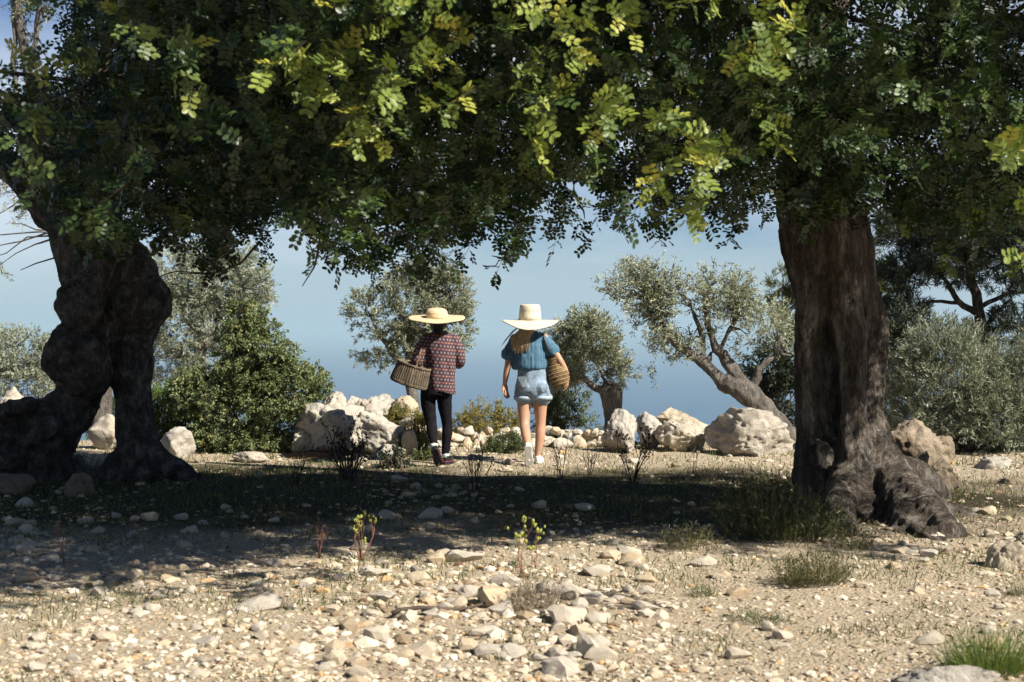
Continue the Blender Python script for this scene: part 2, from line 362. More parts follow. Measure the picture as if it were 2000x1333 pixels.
# ------------------------------------------------------------------ ground, sea
def ground_material():
    m, n, l, b = new_mat('stony_ground')
    t = nd(n, 'ShaderNodeTexCoord')
    z = nd(n, 'ShaderNodeTexNoise', Scale=0.9, Detail=6.0, Roughness=0.6); l.new(t.outputs['Object'], z.inputs['Vector'])
    z2 = nd(n, 'ShaderNodeTexNoise', Scale=38.0, Detail=6.0, Roughness=0.75); l.new(t.outputs['Object'], z2.inputs['Vector'])
    v = nd(n, 'ShaderNodeTexVoronoi', Scale=45.0); l.new(t.outputs['Object'], v.inputs['Vector'])
    ra = ramp(n, [(0.3, (0.25, 0.19, 0.125)), (0.5, (0.40, 0.325, 0.225)), (0.7, (0.51, 0.44, 0.335))]); l.new(z2.outputs['Fac'], ra.inputs[0])
    # litter and dark earth under the trees, painted darker still to deepen the shade
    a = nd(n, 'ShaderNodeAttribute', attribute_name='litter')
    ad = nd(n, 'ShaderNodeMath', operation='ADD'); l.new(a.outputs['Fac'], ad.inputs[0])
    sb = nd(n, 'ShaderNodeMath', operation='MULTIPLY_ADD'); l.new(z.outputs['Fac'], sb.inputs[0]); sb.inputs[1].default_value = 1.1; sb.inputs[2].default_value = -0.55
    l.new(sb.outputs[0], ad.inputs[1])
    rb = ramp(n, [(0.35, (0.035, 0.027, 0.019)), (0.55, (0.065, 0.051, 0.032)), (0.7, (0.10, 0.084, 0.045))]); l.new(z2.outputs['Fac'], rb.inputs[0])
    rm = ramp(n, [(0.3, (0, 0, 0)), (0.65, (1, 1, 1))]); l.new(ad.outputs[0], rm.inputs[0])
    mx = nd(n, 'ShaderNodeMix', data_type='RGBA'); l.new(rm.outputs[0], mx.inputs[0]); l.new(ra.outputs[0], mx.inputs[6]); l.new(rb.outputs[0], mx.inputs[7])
    l.new(mx.outputs[2], b.inputs['Base Color'])
    mm = nd(n, 'ShaderNodeMath', operation='MULTIPLY_ADD'); l.new(v.outputs['Distance'], mm.inputs[0]); mm.inputs[1].default_value = -0.6; l.new(z2.outputs['Fac'], mm.inputs[2])
    u = nd(n, 'ShaderNodeBump', Strength=0.9, Distance=0.02); l.new(mm.outputs[0], u.inputs['Height']); l.new(u.outputs[0], b.inputs['Normal'])
    b.inputs['Roughness'].default_value = 0.95; b.inputs['Specular IOR Level'].default_value = 0.1
    return m

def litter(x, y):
    """share of dark earth, litter and painted shade at a spot under the crowns"""
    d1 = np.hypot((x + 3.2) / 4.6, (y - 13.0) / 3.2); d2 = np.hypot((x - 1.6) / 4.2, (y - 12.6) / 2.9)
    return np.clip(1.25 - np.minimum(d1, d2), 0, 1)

xs = np.unique(np.concatenate([np.linspace(-8, 8, 90), np.linspace(-40, 40, 60), np.linspace(-800, 800, 50)]))
ys = np.unique(np.concatenate([np.linspace(3, 22, 105), np.linspace(-30, 60, 60), np.linspace(-700, 800, 60)]))
X, Y = np.meshgrid(xs, ys)
V = np.stack([X.ravel(), Y.ravel(), gz(X.ravel(), Y.ravel())], 1)
nx = len(xs); I = np.arange((len(ys) - 1) * nx).reshape(-1, nx)[:, :-1].ravel()
F = np.stack([I, I + 1, I + nx + 1, I + nx], 1)
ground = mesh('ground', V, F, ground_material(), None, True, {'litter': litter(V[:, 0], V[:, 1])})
tag(ground, 'stony dry ground of pale gravel and dark earth under the trees', kind='structure')

m, n, l, b = new_mat('sea_water')
b.inputs['Base Color'].default_value = (0.012, 0.055, 0.12, 1); b.inputs['Roughness'].default_value = 0.35; b.inputs['IOR'].default_value = 1.33
b.inputs['Specular IOR Level'].default_value = 0.35
t = nd(n, 'ShaderNodeTexCoord'); z = nd(n, 'ShaderNodeTexNoise', Scale=0.05, Detail=6.0); l.new(t.outputs['Object'], z.inputs['Vector'])
u = nd(n, 'ShaderNodeBump', Strength=0.5, Distance=2.0); l.new(z.outputs['Fac'], u.inputs['Height']); l.new(u.outputs[0], b.inputs['Normal'])
S = 80000.0
sea = mesh('sea', [(-S, -S, -250), (S, -S, -250), (S, S, -250), (-S, S, -250)], [(0, 1, 2, 3)], m)
tag(sea, 'blue sea far below the terrace, paling into haze', kind='structure')

# the air between here and the horizon
m = bpy.data.materials.new('haze_air'); m.use_nodes = True; n, l = m.node_tree.nodes, m.node_tree.links
n.remove(n['Principled BSDF'])
pv = n.new('ShaderNodeVolumePrincipled'); pv.inputs['Color'].default_value = (0.50, 0.69, 0.80, 1); pv.inputs['Density'].default_value = 1.0 / 9000
l.new(pv.outputs[0], n['Material Output'].inputs['Volume'])
B = 90000.0; z0, z1 = -252.5, 16.0
hv = [(-B,-B,z0),(B,-B,z0),(B,B,z0),(-B,B,z0),(-B,-B,z1),(B,-B,z1),(B,B,z1),(-B,B,z1)]
haze = mesh('haze', hv, [(3,2,1,0),(4,5,6,7),(0,1,5,4),(1,2,6,5),(2,3,7,6),(3,0,4,7)], m)
tag(haze, 'pale sea haze lying between the terrace and the horizon', kind='stuff')

# ------------------------------------------------------------------ leaf masses
def unit(v): return v / (np.linalg.norm(v, axis=-1, keepdims=True) + 1e-12)

def frames(dirs, ups):
    """rotation matrices with x along dirs and z near ups"""
    x = unit(dirs); z = unit(ups - x * np.sum(ups * x, -1, keepdims=True)); y = np.cross(z, x)
    return np.stack([x, y, z], -1)

def scatter(tv, tf, pos, rot, scl, tint):
    """copies of one small template joined into arrays"""
    n, k = len(pos), len(tv)
    V = np.einsum('nij,kj->nki', rot, tv) * np.asarray(scl)[:, None, None] + pos[:, None, :]
    F = (tf[None] + (np.arange(n) * k)[:, None, None]).reshape(-1, tf.shape[1])
    return V.reshape(-1, 3), F, np.repeat(tint, k)

def join(parts):
    V, F, T, o = [], [], [], 0
    for v, f, t in parts:
        V.append(v); F.append(f + o); T.append(t); o += len(v)
    return np.concatenate(V), np.concatenate(F), np.concatenate(T)

DIAMOND = (np.array([[0, 0, 0], [0.45, 0.5, 0.06], [1, 0, -0.05], [0.45, -0.5, 0.06]], float), np.array([[0, 1, 2, 3]], np.int32))
def leaf_shape(L, Wd):
    v, f = DIAMOND; return v * np.array([L, Wd, L]), f

def in_blobs(rng, blobs, n, shell=0.5):
    """points in a union of ellipsoids, thicker towards the outside"""
    vol = np.array([b[1][0] * b[1][1] * b[1][2] for b in blobs]) ** (2/3.); pick = rng.choice(len(blobs), n, p=vol / vol.sum())
    c = np.array([b[0] for b in blobs], float)[pick]; r = np.array([b[1] for b in blobs], float)[pick]
    d = unit(rng.normal(size=(n, 3))); rad = rng.uniform(0, 1, n) ** (1/3.) * (1 - shell) + shell * rng.uniform(0.75, 1.05, n)
    return c + d * r * rad[:, None], d

def twig_leaves(rng, pos, out, twig=0.22, nleaf=22, L=0.06, Wd=0.015, up=0.3, splay=0.8, jit=0.25, tint0=0.5, tvar=0.25):
    """leaves set along short twigs -> V, F, tint ; and twig segments"""
    n = len(pos)
    d = unit(out + rng.normal(size=(n, 3)) * 0.55 + np.array([0, 0, up]))
    t = rng.uniform(0, 1, (n, nleaf, 1)); p = pos[:, None, :] + d[:, None, :] * twig * (t - 0.3)
    ld = unit(d[:, None, :] + rng.normal(size=(n, nleaf, 3)) * splay)
    lu = rng.normal(size=(n, nleaf, 3)) + np.array([0, 0, 0.9])
    p = p.reshape(-1, 3) + rng.normal(size=(n * nleaf, 3)) * jit * 0.05
    tw = np.repeat(np.clip(tint0 + rng.normal(size=n) * tvar, 0, 1), nleaf) + rng.normal(size=n * nleaf) * 0.12
    v, f = leaf_shape(L, Wd)
    return scatter(v, f, p, frames(ld.reshape(-1, 3), lu.reshape(-1, 3)), rng.uniform(0.7, 1.25, len(p)), np.clip(tw, 0, 1))

def limb_curve(a, b, rng, wob=0.08, n=7, sag=0.0):
    a, b = np.asarray(a, float), np.asarray(b, float); t = np.linspace(0, 1, n)[:, None]; L = np.linalg.norm(b - a)
    p = a + (b - a) * t + rng.normal(size=(n, 3)) * wob * L * np.sin(np.pi * t)
    p[:, 2] += sag * L * np.sin(np.pi * t[:, 0]); return p

def rough(V, N, amp, sc, seed, oct=4, stretch=(1, 1, 1)):
    return V + N * (fbm(V * sc * np.array(stretch), oct, seed) * amp)[:, None]

# ------------------------------------------------------------------ the two carob trees that frame the view
def trunk_mesh(name, chains, D0, vox, mat, parent, seed, amp=0.03, fl=0.02):
    """chains of (px, py, radius px, metres behind D0)"""
    mb = MB()
    for ch in chains:
        pts, rad = [], []
        for (px, py, r, dy) in ch:
            D = D0 + dy; pts.append(P(px, py, D)); rad.append(r / FPX * D)
        pts, rad = np.array(pts), np.array(rad)
        if len(pts) == 1: mb.ball(pts[0], rad[0], 3); continue
        m_ = (len(pts) - 1) * 4 + 1; t = np.linspace(0, len(pts) - 1, m_); k = np.arange(len(pts))
        sp = np.stack([np.interp(t, k, pts[:, i]) for i in range(3)], 1); sr = np.interp(t, k, rad)
        for _ in range(2): sp[1:-1] = (sp[:-2] + 2 * sp[1:-1] + sp[2:]) / 4
        mb.tube(sp, sr, 16); mb.ball(sp[0], sr[0] * 0.97, 2); mb.ball(sp[-1], sr[-1] * 0.97, 2)
    V, N, F = mb.fuse(vox, 3)
    V = rough(V, N, amp, 3.2, seed, 4, (1, 1, 0.55)); V = rough(V, N, fl, 13, seed + 50, 3, (1, 1, 0.25))
    tw = V.copy(); tw[:, 0] += 0.25 * V[:, 2]  # fibres run slightly askew
    V = V - N * (0.020 * np.abs(fbm(tw * np.array([11, 11, 1.6]), 3, seed + 70)) + 0.011 * np.abs(fbm(V * 16, 2, seed + 80)))[:, None]
    return mesh(name, V, F, mat, parent, True)

tree_right = tag(empty('carob_tree', (2.75, 12.0, 0)), 'old carob with fluted brown trunk and spreading roots beside the grey olive bush', 'tree', 'carob trees framing the view')
tree_left = tag(empty('carob_tree', (-3.6, 14.0, 0)), 'gnarled black carob on two legs with round burls beside the juniper', 'tree', 'carob trees framing the view')

def child(o, root):
    """keep a part where it was built while it hangs under its thing"""
    o.parent = root
    o.matrix_parent_inverse = Matrix.Translation(root.location).inverted()
    return o

RCH = [
    [(1572,440,56,-.02),(1584,520,44,-.06),(1584,600,32,-.1),(1578,690,30,-.1),(1582,780,30,-.1),(1596,860,40,-.1),(1604,930,52,-.1),(1600,1000,56,-.1)],
    [(1622,430,54,-.08),(1646,560,35,-.22),(1662,700,31,-.30),(1666,800,30,-.32),(1668,900,38,-.35),(1690,985,38,-.55),(1712,1040,30,-1.0)],
    [(1640,420,48,.05),(1684,540,31,.02),(1704,640,29,.0),(1702,710,30,-.0),(1696,800,28,-.05),(1715,890,44,-.2),(1768,970,46,-.7),(1820,1025,42,-1.3),(1852,1052,38,-1.75)],
    [(1600,420,72,.2),(1625,560,50,.38),(1638,700,52,.46),(1640,820,54,.44),(1655,930,78,.25),(1670,1010,84,.15)],
    [(1604,888,36,-.28)], [(1735,905,34,-.2),(1790,930,32,-.1),(1830,965,30,.2),(1850,1000,26,.3)],
    [(1660,930,36,-.4),(1640,990,30,-.9),(1652,1040,26,-1.4),(1668,1085,20,-1.9)],
    [(1715,1040,30,-1.0),(1760,1062,26,-1.6),(1800,1098,20,-2.2),(1790,1130,14,-2.5)],
    [(1800,985,34,-.6),(1870,1015,26,-.7),(1940,1030,20,-.8),(1985,1050,12,-1.0)],
    [(1760,985,40,-.8),(1780,1040,36,-1.4),(1840,1075,26,-2.0)],
    [(1595,420,82,.05),(1590,330,70,.05),(1588,220,60,.05),(1594,110,54,.0),(1606,0,54,-.1),(1640,-150,42,-.2),(1700,-330,30,-.4)],
    [(1610,330,48,.0),(1660,240,34,-.1),(1700,180,30,-.15),(1800,118,26,-.2),(1920,70,22,-.3),(2080,20,14,-.5)],
    [(1580,230,40,.0),(1480,60,30,-.4),(1330,-60,24,-.9),(1120,-160,16,-1.4)],
    [(1585,300,36,.2),(1430,190,26,.5),(1240,120,20,.9),(1040,80,13,1.2)],
]
child(trunk_mesh('trunk', RCH, 12.0, 0.022, MAT['bark_right'], None, 11, 0.03, 0.014), tree_right)
LCH = [
    [(140,370,58,.1),(160,440,74,.1),(188,500,88,.1),(222,560,98,.1),(228,620,92,.1),(225,670,70,.1)],
    [(262,585,74,-.1)], [(250,545,60,-.1)], [(285,600,50,-.05)],
    [(166,602,50,-.28)], [(200,640,40,-.25)],
    [(152,694,66,-.15)], [(165,720,58,-.1)],
    [(258,640,46,.0),(262,700,40,.0),(258,760,38,.0),(262,820,40,-.02),(268,870,44,-.05),(280,910,42,-.1),(262,950,40,-.1)],
    [(275,880,40,-.1),(320,908,27,-.2),(365,928,21,-.3),(408,948,15,-.4),(448,962,9,-.55)],
    [(192,690,52,.05),(156,758,42,.05),(142,800,46,.05),(105,815,50,.0),(40,835,52,-.1),(-60,850,58,-.2),(-180,880,60,-.3)],
    [(112,850,46,.1),(80,880,54,.0),(10,900,60,-.1),(-90,920,60,-.2)], [(105,930,50,.05),(50,950,50,.0)],
    [(60,790,22,-.3),(20,800,20,-.4),(-50,815,20,-.45)], [(100,830,24,-.4),(50,870,18,-.5),(0,905,16,-.5)],
    [(232,900,26,-.1),(205,940,22,-.15)], [(150,900,12,-.1),(158,945,12,-.15)],
    [(120,420,52,.1),(75,365,44,.1),(20,325,34,.0),(-60,300,30,.0),(-200,230,22,-.2)],
    [(160,400,60,.1),(200,300,48,.0),(260,190,46,-.2),(330,70,38,-.4),(400,-80,30,-.6),(480,-260,22,-.8)],
    [(215,320,44,.0),(340,230,32,-.3),(480,150,24,-.7),(640,90,17,-1.2),(800,50,11,-1.6)],
    [(150,380,40,.1),(80,200,10,.3),(20,182,8,.3),(-60,175,8,.3)],
]
child(trunk_mesh('trunk', LCH, 14.0, 0.027, MAT['bark_left'], None, 23, 0.034, 0.012), tree_left)
child(trunk_mesh('burl', [[(166,602,50,-.42)], [(158,590,40,-.40)], [(205,520,30,-.36),(190,560,36,-.38)]], 14.0, 0.024, MAT['bark_burl'], None, 24, 0.05, 0.035), tree_left)
child(trunk_mesh('burl', [[(152,696,66,-.40)], [(164,722,56,-.36)]], 14.0, 0.026, MAT['bark_left'], None, 25, 0.03, 0.035), tree_left)

# lower edge of the foliage as the photograph shows it, in photo pixels
EDGE_X = [-400,-60,0,40,90,130,250,300,330,420,500,530,570,600,640,680,730,770,830,870,890,910,960,1000,1020,1050,1100,1135,1150,1180,1200,1250,1310,1335,1370,1395,1410,1450,1470,1510,1560,1640,1690,1720,1760,1830,1900,2000,2100,2500]
EDGE_Y = [300,300,310,320,360,440,440,450,440,480,470,425,430,490,500,490,515,510,500,480,430,470,520,510,450,430,430,420,350,345,420,435,440,400,410,410,460,455,390,380,425,425,400,400,420,470,450,440,430,430]
KX, KY = math.sin(SUN_AZ) / math.tan(SUN_EL), math.cos(SUN_AZ) / math.tan(SUN_EL)

def crown_ok(p, rng):
    """inside the broad crown: above the lower edge, and within the patch of ground that these crowns shade"""
    px = 1000 + p[:, 0] / p[:, 1] * FPX; py = HZ - (p[:, 2] - CAMZ) / p[:, 1] * FPX
    ok = py + rng.exponential(28, len(p)) + 10 * smooth(950, 1050, px) < np.interp(px, EDGE_X, EDGE_Y)
    xs_, ys_ = p[:, 0] - KX * p[:, 2], p[:, 1] + KY * p[:, 2]
    near = np.interp(xs_, [-9, -4.5, -3.0, -1.5, 0, 2, 3, 6], [7.7, 7.8, 8.2, 9.2, 9.5, 9.3, 9.0, 9.0])
    far = np.interp(xs_, [-9, -5.6, -4.3, -3.6, -3, 0, 2.4, 3.2, 6], [18.0, 17.6, 16.0, 14.7, 14.3, 14.35, 14.4, 14.8, 16.0])
    q = np.stack([xs_, ys_, p[:, 2] * 0], 1)
    wob = 0.45 * vnoise(q * 0.9, 4)
    zz = p[:, 2] - 2.2
    ok &= (ys_ > near + wob + 0.24 * zz) & (ys_ < far + wob) & (xs_ < 2.9 + wob - 0.5 * zz)
    # open sky at the upper left corner of the view
    ok &= ~((px < 150) & (py < 180) & (px + 0.6 * py < 215))
    return ok

# a carob leaf: four pairs of round leaflets on a stalk
def carob_leaf(rng, npair=4):
    V, F = [], []; o = 0
    for k in range(npair):
        for s_ in (-1, 1):
            L = 0.052 * rng.uniform(0.85, 1.1) * (0.8 if k == 0 else 1); Wd = 0.032 * rng.uniform(0.9, 1.15)
            x0 = 0.03 + 0.031 * k; a = R(rng.uniform(38, 68)) if k == npair - 1 else R(rng.uniform(58, 84))
            dx, dy = math.cos(a), s_ * math.sin(a); til = rng.uniform(-0.25, 0.45)
            for (u, w, h) in ((0, 0, 0), (0.35, 0.46, 0.05), (0.8, 0.42, 0.05), (1.0, 0, 0.02), (0.8, -0.42, 0.05), (0.35, -0.46, 0.05)):
                V.append((x0 + dx * u * L - dy * w * Wd, dy * u * L + dx * w * Wd, (u * til) * L + h * L * 1.2 - 0.10 * (x0 * 6) ** 2 * 0.05))
            F += [[o, o+1, o+2, o+3], [o, o+3, o+4, o+5]]; o += 6
    V += [(0, -0.0016, 0), (0, 0.0016, 0), (0.03 + 0.031 * npair, 0.001, -0.004), (0.03 + 0.031 * npair, -0.001, -0.004)]; F.append([o, o+1, o+2, o+3])
    return np.array(V, float), np.array(F, np.int32)
_r = np.random.default_rng(3)
LEAFT = [carob_leaf(_r, 4 if k % 3 else 3) for k in range(6)]
def coarse(t):
    V, F = t; n_ = len(V) // 6; idx = np.concatenate([[6*i, 6*i+2, 6*i+3, 6*i+4] for i in range(n_)]); f = np.arange(4 * n_).reshape(-1, 4)
    return V[idx], f.astype(np.int32)
LEAFC = [coarse(t) for t in LEAFT]

def sprays(rng, pos, out, droop):
    """leaf frames on leafy shoots: position, rotation, tint, shoot axis"""
    n, m_ = len(pos), 9
    d = unit(out * 0.8 + rng.normal(size=(n, 3)) * 0.55 + np.stack([np.zeros(n), np.zeros(n), -droop], 1))
    t = (np.arange(m_) + 0.5) / m_; tl = rng.uniform(0.20, 0.36, n)
    base = pos[:, None, :] + d[:, None, :] * (t[None, :, None] * tl[:, None, None])
    a = unit(np.cross(d, rng.normal(size=(n, 3)))); b2 = np.cross(d, a)
    ph = np.arange(m_) * 2.4 + rng.uniform(0, 6, (n, 1))
    rad = np.cos(ph)[..., None] * a[:, None, :] + np.sin(ph)[..., None] * b2[:, None, :]
    ld = unit(d[:, None, :] * rng.uniform(0.3, 1.1, (n, m_, 1)) + rad * 0.9 + np.array([0, 0, -0.12]))
    lu = rng.normal(size=(n, m_, 3)) * 0.55 + np.array([0.15, -0.25, 0.85])
    return base, frames(ld, lu), d, tl

def build_crown(root, seed, count, side, shoots, extra=(), hang=()):
    rng = np.random.default_rng(seed)
    # clusters first, shoots around them
    C = np.stack([rng.uniform(-8, 9, 60000), rng.uniform(4.6, 15.5, 60000), rng.uniform(1.9, 6.2, 60000)], 1)
    C = C[(C[:, 0] - 0.12 * (C[:, 1] - 12) < -0.2) if side < 0 else (C[:, 0] - 0.12 * (C[:, 1] - 12) >= -0.2)]
    C = C[crown_ok(C, rng)]
    cx, cy = 1000 + C[:, 0] / C[:, 1] * FPX, HZ - (C[:, 2] - CAMZ) / C[:, 1] * FPX
    C = C[((cy > -80) & (cx > -80) & (cx < 2080)) | (rng.uniform(0, 1, len(C)) < np.where((C[:, 0] - KX * C[:, 2] > 0.2) & (C[:, 1] + KY * C[:, 2] > 11.3) & (C[:, 1] + KY * C[:, 2] < 13.9), 0.42, 0.5))]
    # where the trees stand, the crown domes over; beyond reach nothing grows
    tx, ty = (-3.6, 13.5) if side < 0 else (2.7, 11.8)
    reach = np.hypot(C[:, 0] - tx, C[:, 1] - ty); C = C[(reach < 7.6) & (C[:, 2] < 6.6 - 0.30 * np.maximum(0, reach - 2.5))]
    nc = count // 11; C = C[:nc]
    for (a0, a1, b0, b1, d0, d1, c_) in extra:
        u_ = rng.uniform(0, 1, (c_, 3)); C = np.concatenate([C, np.array([P(a0 + (a1 - a0) * q[0], b0 + (b1 - b0) * q[1], d0 + (d1 - d0) * q[2]) for q in u_])])
    pos = np.repeat(C, 11, 0) + rng.normal(size=(len(C) * 11, 3)) * np.array([0.30, 0.30, 0.20])
    keep = crown_ok(pos, rng); pos = pos[keep]
    cpx = 1000 + C[:, 0] / C[:, 1] * FPX; ctint = np.repeat(np.clip(rng.normal(0.29, 0.2, len(C)) - 0.16 * smooth(700, 400, cpx), 0, 1), 11)[keep]  # leaves towards the left tinted darker, self-shade put into their colour
    nk = len(pos)
    for (a_, b_, D_, c_) in shoots:
        q = P(a_, b_, D_) + rng.normal(size=(c_, 3)) * np.array([.11, .18, .08]); pos = np.concatenate([pos, q]); ctint = np.concatenate([ctint, np.full(c_, .8)])
    hub = np.array([tx, ty, 3.2]); out = unit(pos - hub)
    px = 1000 + pos[:, 0] / pos[:, 1] * FPX; py = HZ - (pos[:, 2] - CAMZ) / pos[:, 1] * FPX
    fringe = smooth(110, 10, np.interp(px, EDGE_X, EDGE_Y) - py)
    base, Rm, d, tl = sprays(rng, pos, out, 0.15 + 0.75 * fringe + rng.uniform(0, 0.4, len(pos)))
    n, m_ = base.shape[:2]
    inview = (px > -40) & (px < 2040) & (py > -40)
    near = np.arange(n) >= nk
    # nearest leaves stand as leaves of their own
    meshes = []
    for k, (tv, tf) in enumerate(LEAFT):
        o = mesh('leaf', tv, tf, MAT['carob_young'], None); meshes.append(o.data); bpy.data.objects.remove(o)
    for k, (tv, tf) in enumerate(LEAFT):
        o = mesh('leaf', tv, tf, MAT['carob_mid'], None); meshes.append(o.data); bpy.data.objects.remove(o)
    inv = Matrix.Translation(root.location).inverted()
    for i in np.nonzero(near)[0]:
        for j in range(m_):
            o = bpy.data.objects.new('leaf', meshes[int(rng.integers(6)) + (0 if px[i] > 560 else 6)]); COL.objects.link(o)
            s_ = rng.uniform(0.6, 0.9); M4 = Matrix.Identity(4)
            for a in range(3):
                for c in range(3): M4[a][c] = float(Rm[i, j, a, c]) * s_
                M4[a][3] = float(base[i, j, a])
            o.parent = root; o.matrix_parent_inverse = inv; o.matrix_world = M4; o.matrix_basis = M4
    far_i = np.nonzero(~near)[0]
    bp, br = base[far_i].reshape(-1, 3), Rm[far_i].reshape(-1, 3, 3)
    tn = np.clip(np.repeat(ctint[far_i] + rng.normal(size=len(far_i)) * 0.1, m_) + rng.normal(size=len(bp)) * 0.1, 0, 1)
    sel = rng.integers(0, 6, len(bp)); parts = []
    seen = np.repeat(((px > -90) & (px < 2090) & (py > -90) & ((pos[:, 1] < 9.0) | (fringe > 0.2)))[far_i], m_)
    for k, (tv, tf) in enumerate(LEAFT):
        for vis, (a_, f_) in ((True, (tv, tf)), (False, LEAFC[k])):
            q = (sel == k) & (seen == vis); parts.append(scatter(a_, f_, bp[q], br[q], rng.uniform(0.55, 0.92, q.sum()) * (1 if vis else 1.3), tn[q]))
    V, F, T = join(parts)
    tag(child(mesh('crown', V, F, MAT['carob'], None, False, {'tint': T}), root), kind='stuff')
    # shoots and the boughs that carry the clusters
    tv = np.array([[0, .6, 0], [0, -.3, .5], [0, -.3, -.5], [1, .3, 0], [1, -.15, .25], [1, -.15, -.25]], float)
    tf = np.array([[0, 1, 4, 3], [1, 2, 5, 4], [2, 0, 3, 5]], np.int32)
    tp = [scatter(tv * np.array([1, 0.012, 0.012]), tf, pos, frames(d, np.tile([0.1, 0.2, 1.0], (n, 1))), tl, np.zeros(n))]
    mb = MB()
    limbs = np.array([P(px_, py_, (12.0 if side > 0 else 14.0) + dy) for ch in (RCH[-4:] if side > 0 else LCH[-4:-1]) for (px_, py_, r_, dy) in ch])
    for c in C[keep.reshape(-1, 11).sum(1) > 3][::2]:
        j = np.argmin(np.linalg.norm(limbs - c, axis=1) + rng.uniform(0, 0.8, len(limbs)))
        if np.linalg.norm(limbs[j] - c) > 5: continue
        mb.tube(limb_curve(limbs[j], c, rng, 0.05, 7, 0.12), np.linspace(0.026, 0.006, 7), 4, False)
    for tw_ in hang:
        q = np.array([P(a_, b_, D_) for a_, b_, D_ in tw_]); k_ = np.linspace(0, len(q) - 1, len(q) * 4); i_ = np.arange(len(q))
        mb.tube(np.stack([np.interp(k_, i_, q[:, j]) for j in range(3)], 1), np.linspace(0.011, 0.003, len(k_)), 4, False)
    v, f = mb.arr(); tp.append((v, np.array(f, np.int32), np.zeros(len(v))))
    V, F, T = join(tp)
    tag(child(mesh('branches', V, F, MAT['twig'], None, True), root), kind='stuff')
    return n

build_crown(tree_right, 101, 4400, 1, [(1455,160,6.8,4),(1490,70,6.8,3),(1400,40,7.0,3),(1350,310,7.2,4),(1180,70,6.6,3),(1030,170,6.4,3),(1110,80,6.6,3),(1260,215,6.7,3),(1955,290,6.6,3),(1975,390,6.8,2),(1420,230,6.4,2)], [(1520, 1700, 200, 385, 10.2, 11.3, 13), (1720, 1990, 120, 400, 9.8, 11.5, 12), (1350, 1520, 100, 330, 9.8, 12, 6)])
build_crown(tree_left, 202, 4400, -1, [(700,50,6.4,5),(620,110,6.5,4),(780,150,6.6,4),(560,45,6.6,3),(340,120,6.4,3),(840,60,6.8,3),(120,70,6.9,3),(60,230,6.9,3),(200,40,6.9,2),(680,190,6.8,3)], [(110, 330, 300, 430, 11, 13, 10), (45, 80, 440, 475, 13.0, 13.4, 2), (330, 900, 150, 420, 10.5, 12.5, 10)],
    [[(232,390,12.6),(238,450,12.6),(226,520,12.5),(196,585,12.5)], [(262,400,12.7),(258,470,12.7),(246,550,12.6)], [(160,460,12.5),(120,500,12.4),(70,515,12.4),(40,528,12.4)], [(420,470,12),(425,520,12),(400,535,12),(350,535,12)], [(500,480,11.5),(470,515,11.5),(420,535,11.4),(340,530,11.4),(260,560,11.4)], [(625,470,11),(615,520,11),(590,560,11)], [(1130,400,11),(1140,412,11),(1142,428,11)], [(1010,470,10.5),(985,505,10.5),(960,500,10.5)]])
# ------------------------------------------------------------------ rocks
def rock_shape(sub, seed, planes=12, amp=0.10, sc=1.6, lo=0.70, hi=0.95):
    rng = np.random.default_rng(seed); V, F = ICO[sub]; V = V.copy()
    for _ in range(planes):
        nrm = unit(rng.normal(size=3)); d = rng.uniform(lo, hi); V -= nrm * np.maximum(0, V @ nrm - d)[:, None]
    V = V * (1 + amp * fbm(V * sc, 4, seed))[:, None]
    if sub >= 4:
        rid = 1 - np.abs(fbm(V * 3.1, 3, seed + 21)); V = V * (1 + 0.05 * fbm(V * 7, 4, seed + 3) - 0.10 * smooth(0.2, 0.7, vnoise(V * 4.5, seed + 9)) - 0.09 * smooth(0.80, 1.0, rid))[:, None]
    V -= (V.max(0) + V.min(0)) / 2; V /= np.abs(V).max(0)
    return V, F

def boulder(name, label, D, px, py, rx, ry, seed, mat='limestone', depth=None, sub=5, tilt=0.0, cat='boulder', group=None, bits=()):
    """a rock whose outline is centred on a photo pixel; bits are further lumps of the same rock"""
    s = D / FPX; c0 = P(px, py, D); g = gz1(c0[0], D)
    if seed != 5 and D > 7 and c0[2] - ry * s > g - 0.05:   # every rock reaches down into the ground, its top stays
        top = c0[2] + ry * s; ry = (top - g + 0.06) / 2 / s; py = HZ + (CAMZ - (top - ry * s)) / s; c0 = P(px, py, D)
    root_c = np.array([c0[0], c0[1], c0[2] - ry * s])
    def lump(px, py, rx, ry, seed, tilt, dep):
        V, F = rock_shape(sub, seed, 16, 0.10, 1.6, 0.58, 0.93); V = V * np.array([rx * s, dep, ry * s])
        ca, sa = math.cos(tilt), math.sin(tilt); V = np.stack([V[:, 0] * ca - V[:, 2] * sa, V[:, 1], V[:, 0] * sa + V[:, 2] * ca], 1)
        return V + P(px, py, D), F
    dep = depth or (rx + ry) * 0.5 * s
    if rx + ry < 75 and D > 10: sub = 4
    V, F = lump(px, py, rx, ry, seed, tilt, dep)
    if bits:
        mb = MB(); mb.add(V, [tuple(f) for f in F])
        for k, (bx, by, brx, bry, bt) in enumerate(bits):
            v, f = lump(bx, by, brx, bry, seed + 31 * (k + 1), bt, (brx + bry) * 0.5 * s); mb.add(v, [tuple(q) for q in f])
        V, F = mb.arr()
    o = mesh(name, V - root_c, F, MAT[mat], None, True); o.location = root_c
    return tag(o, label, cat, group)

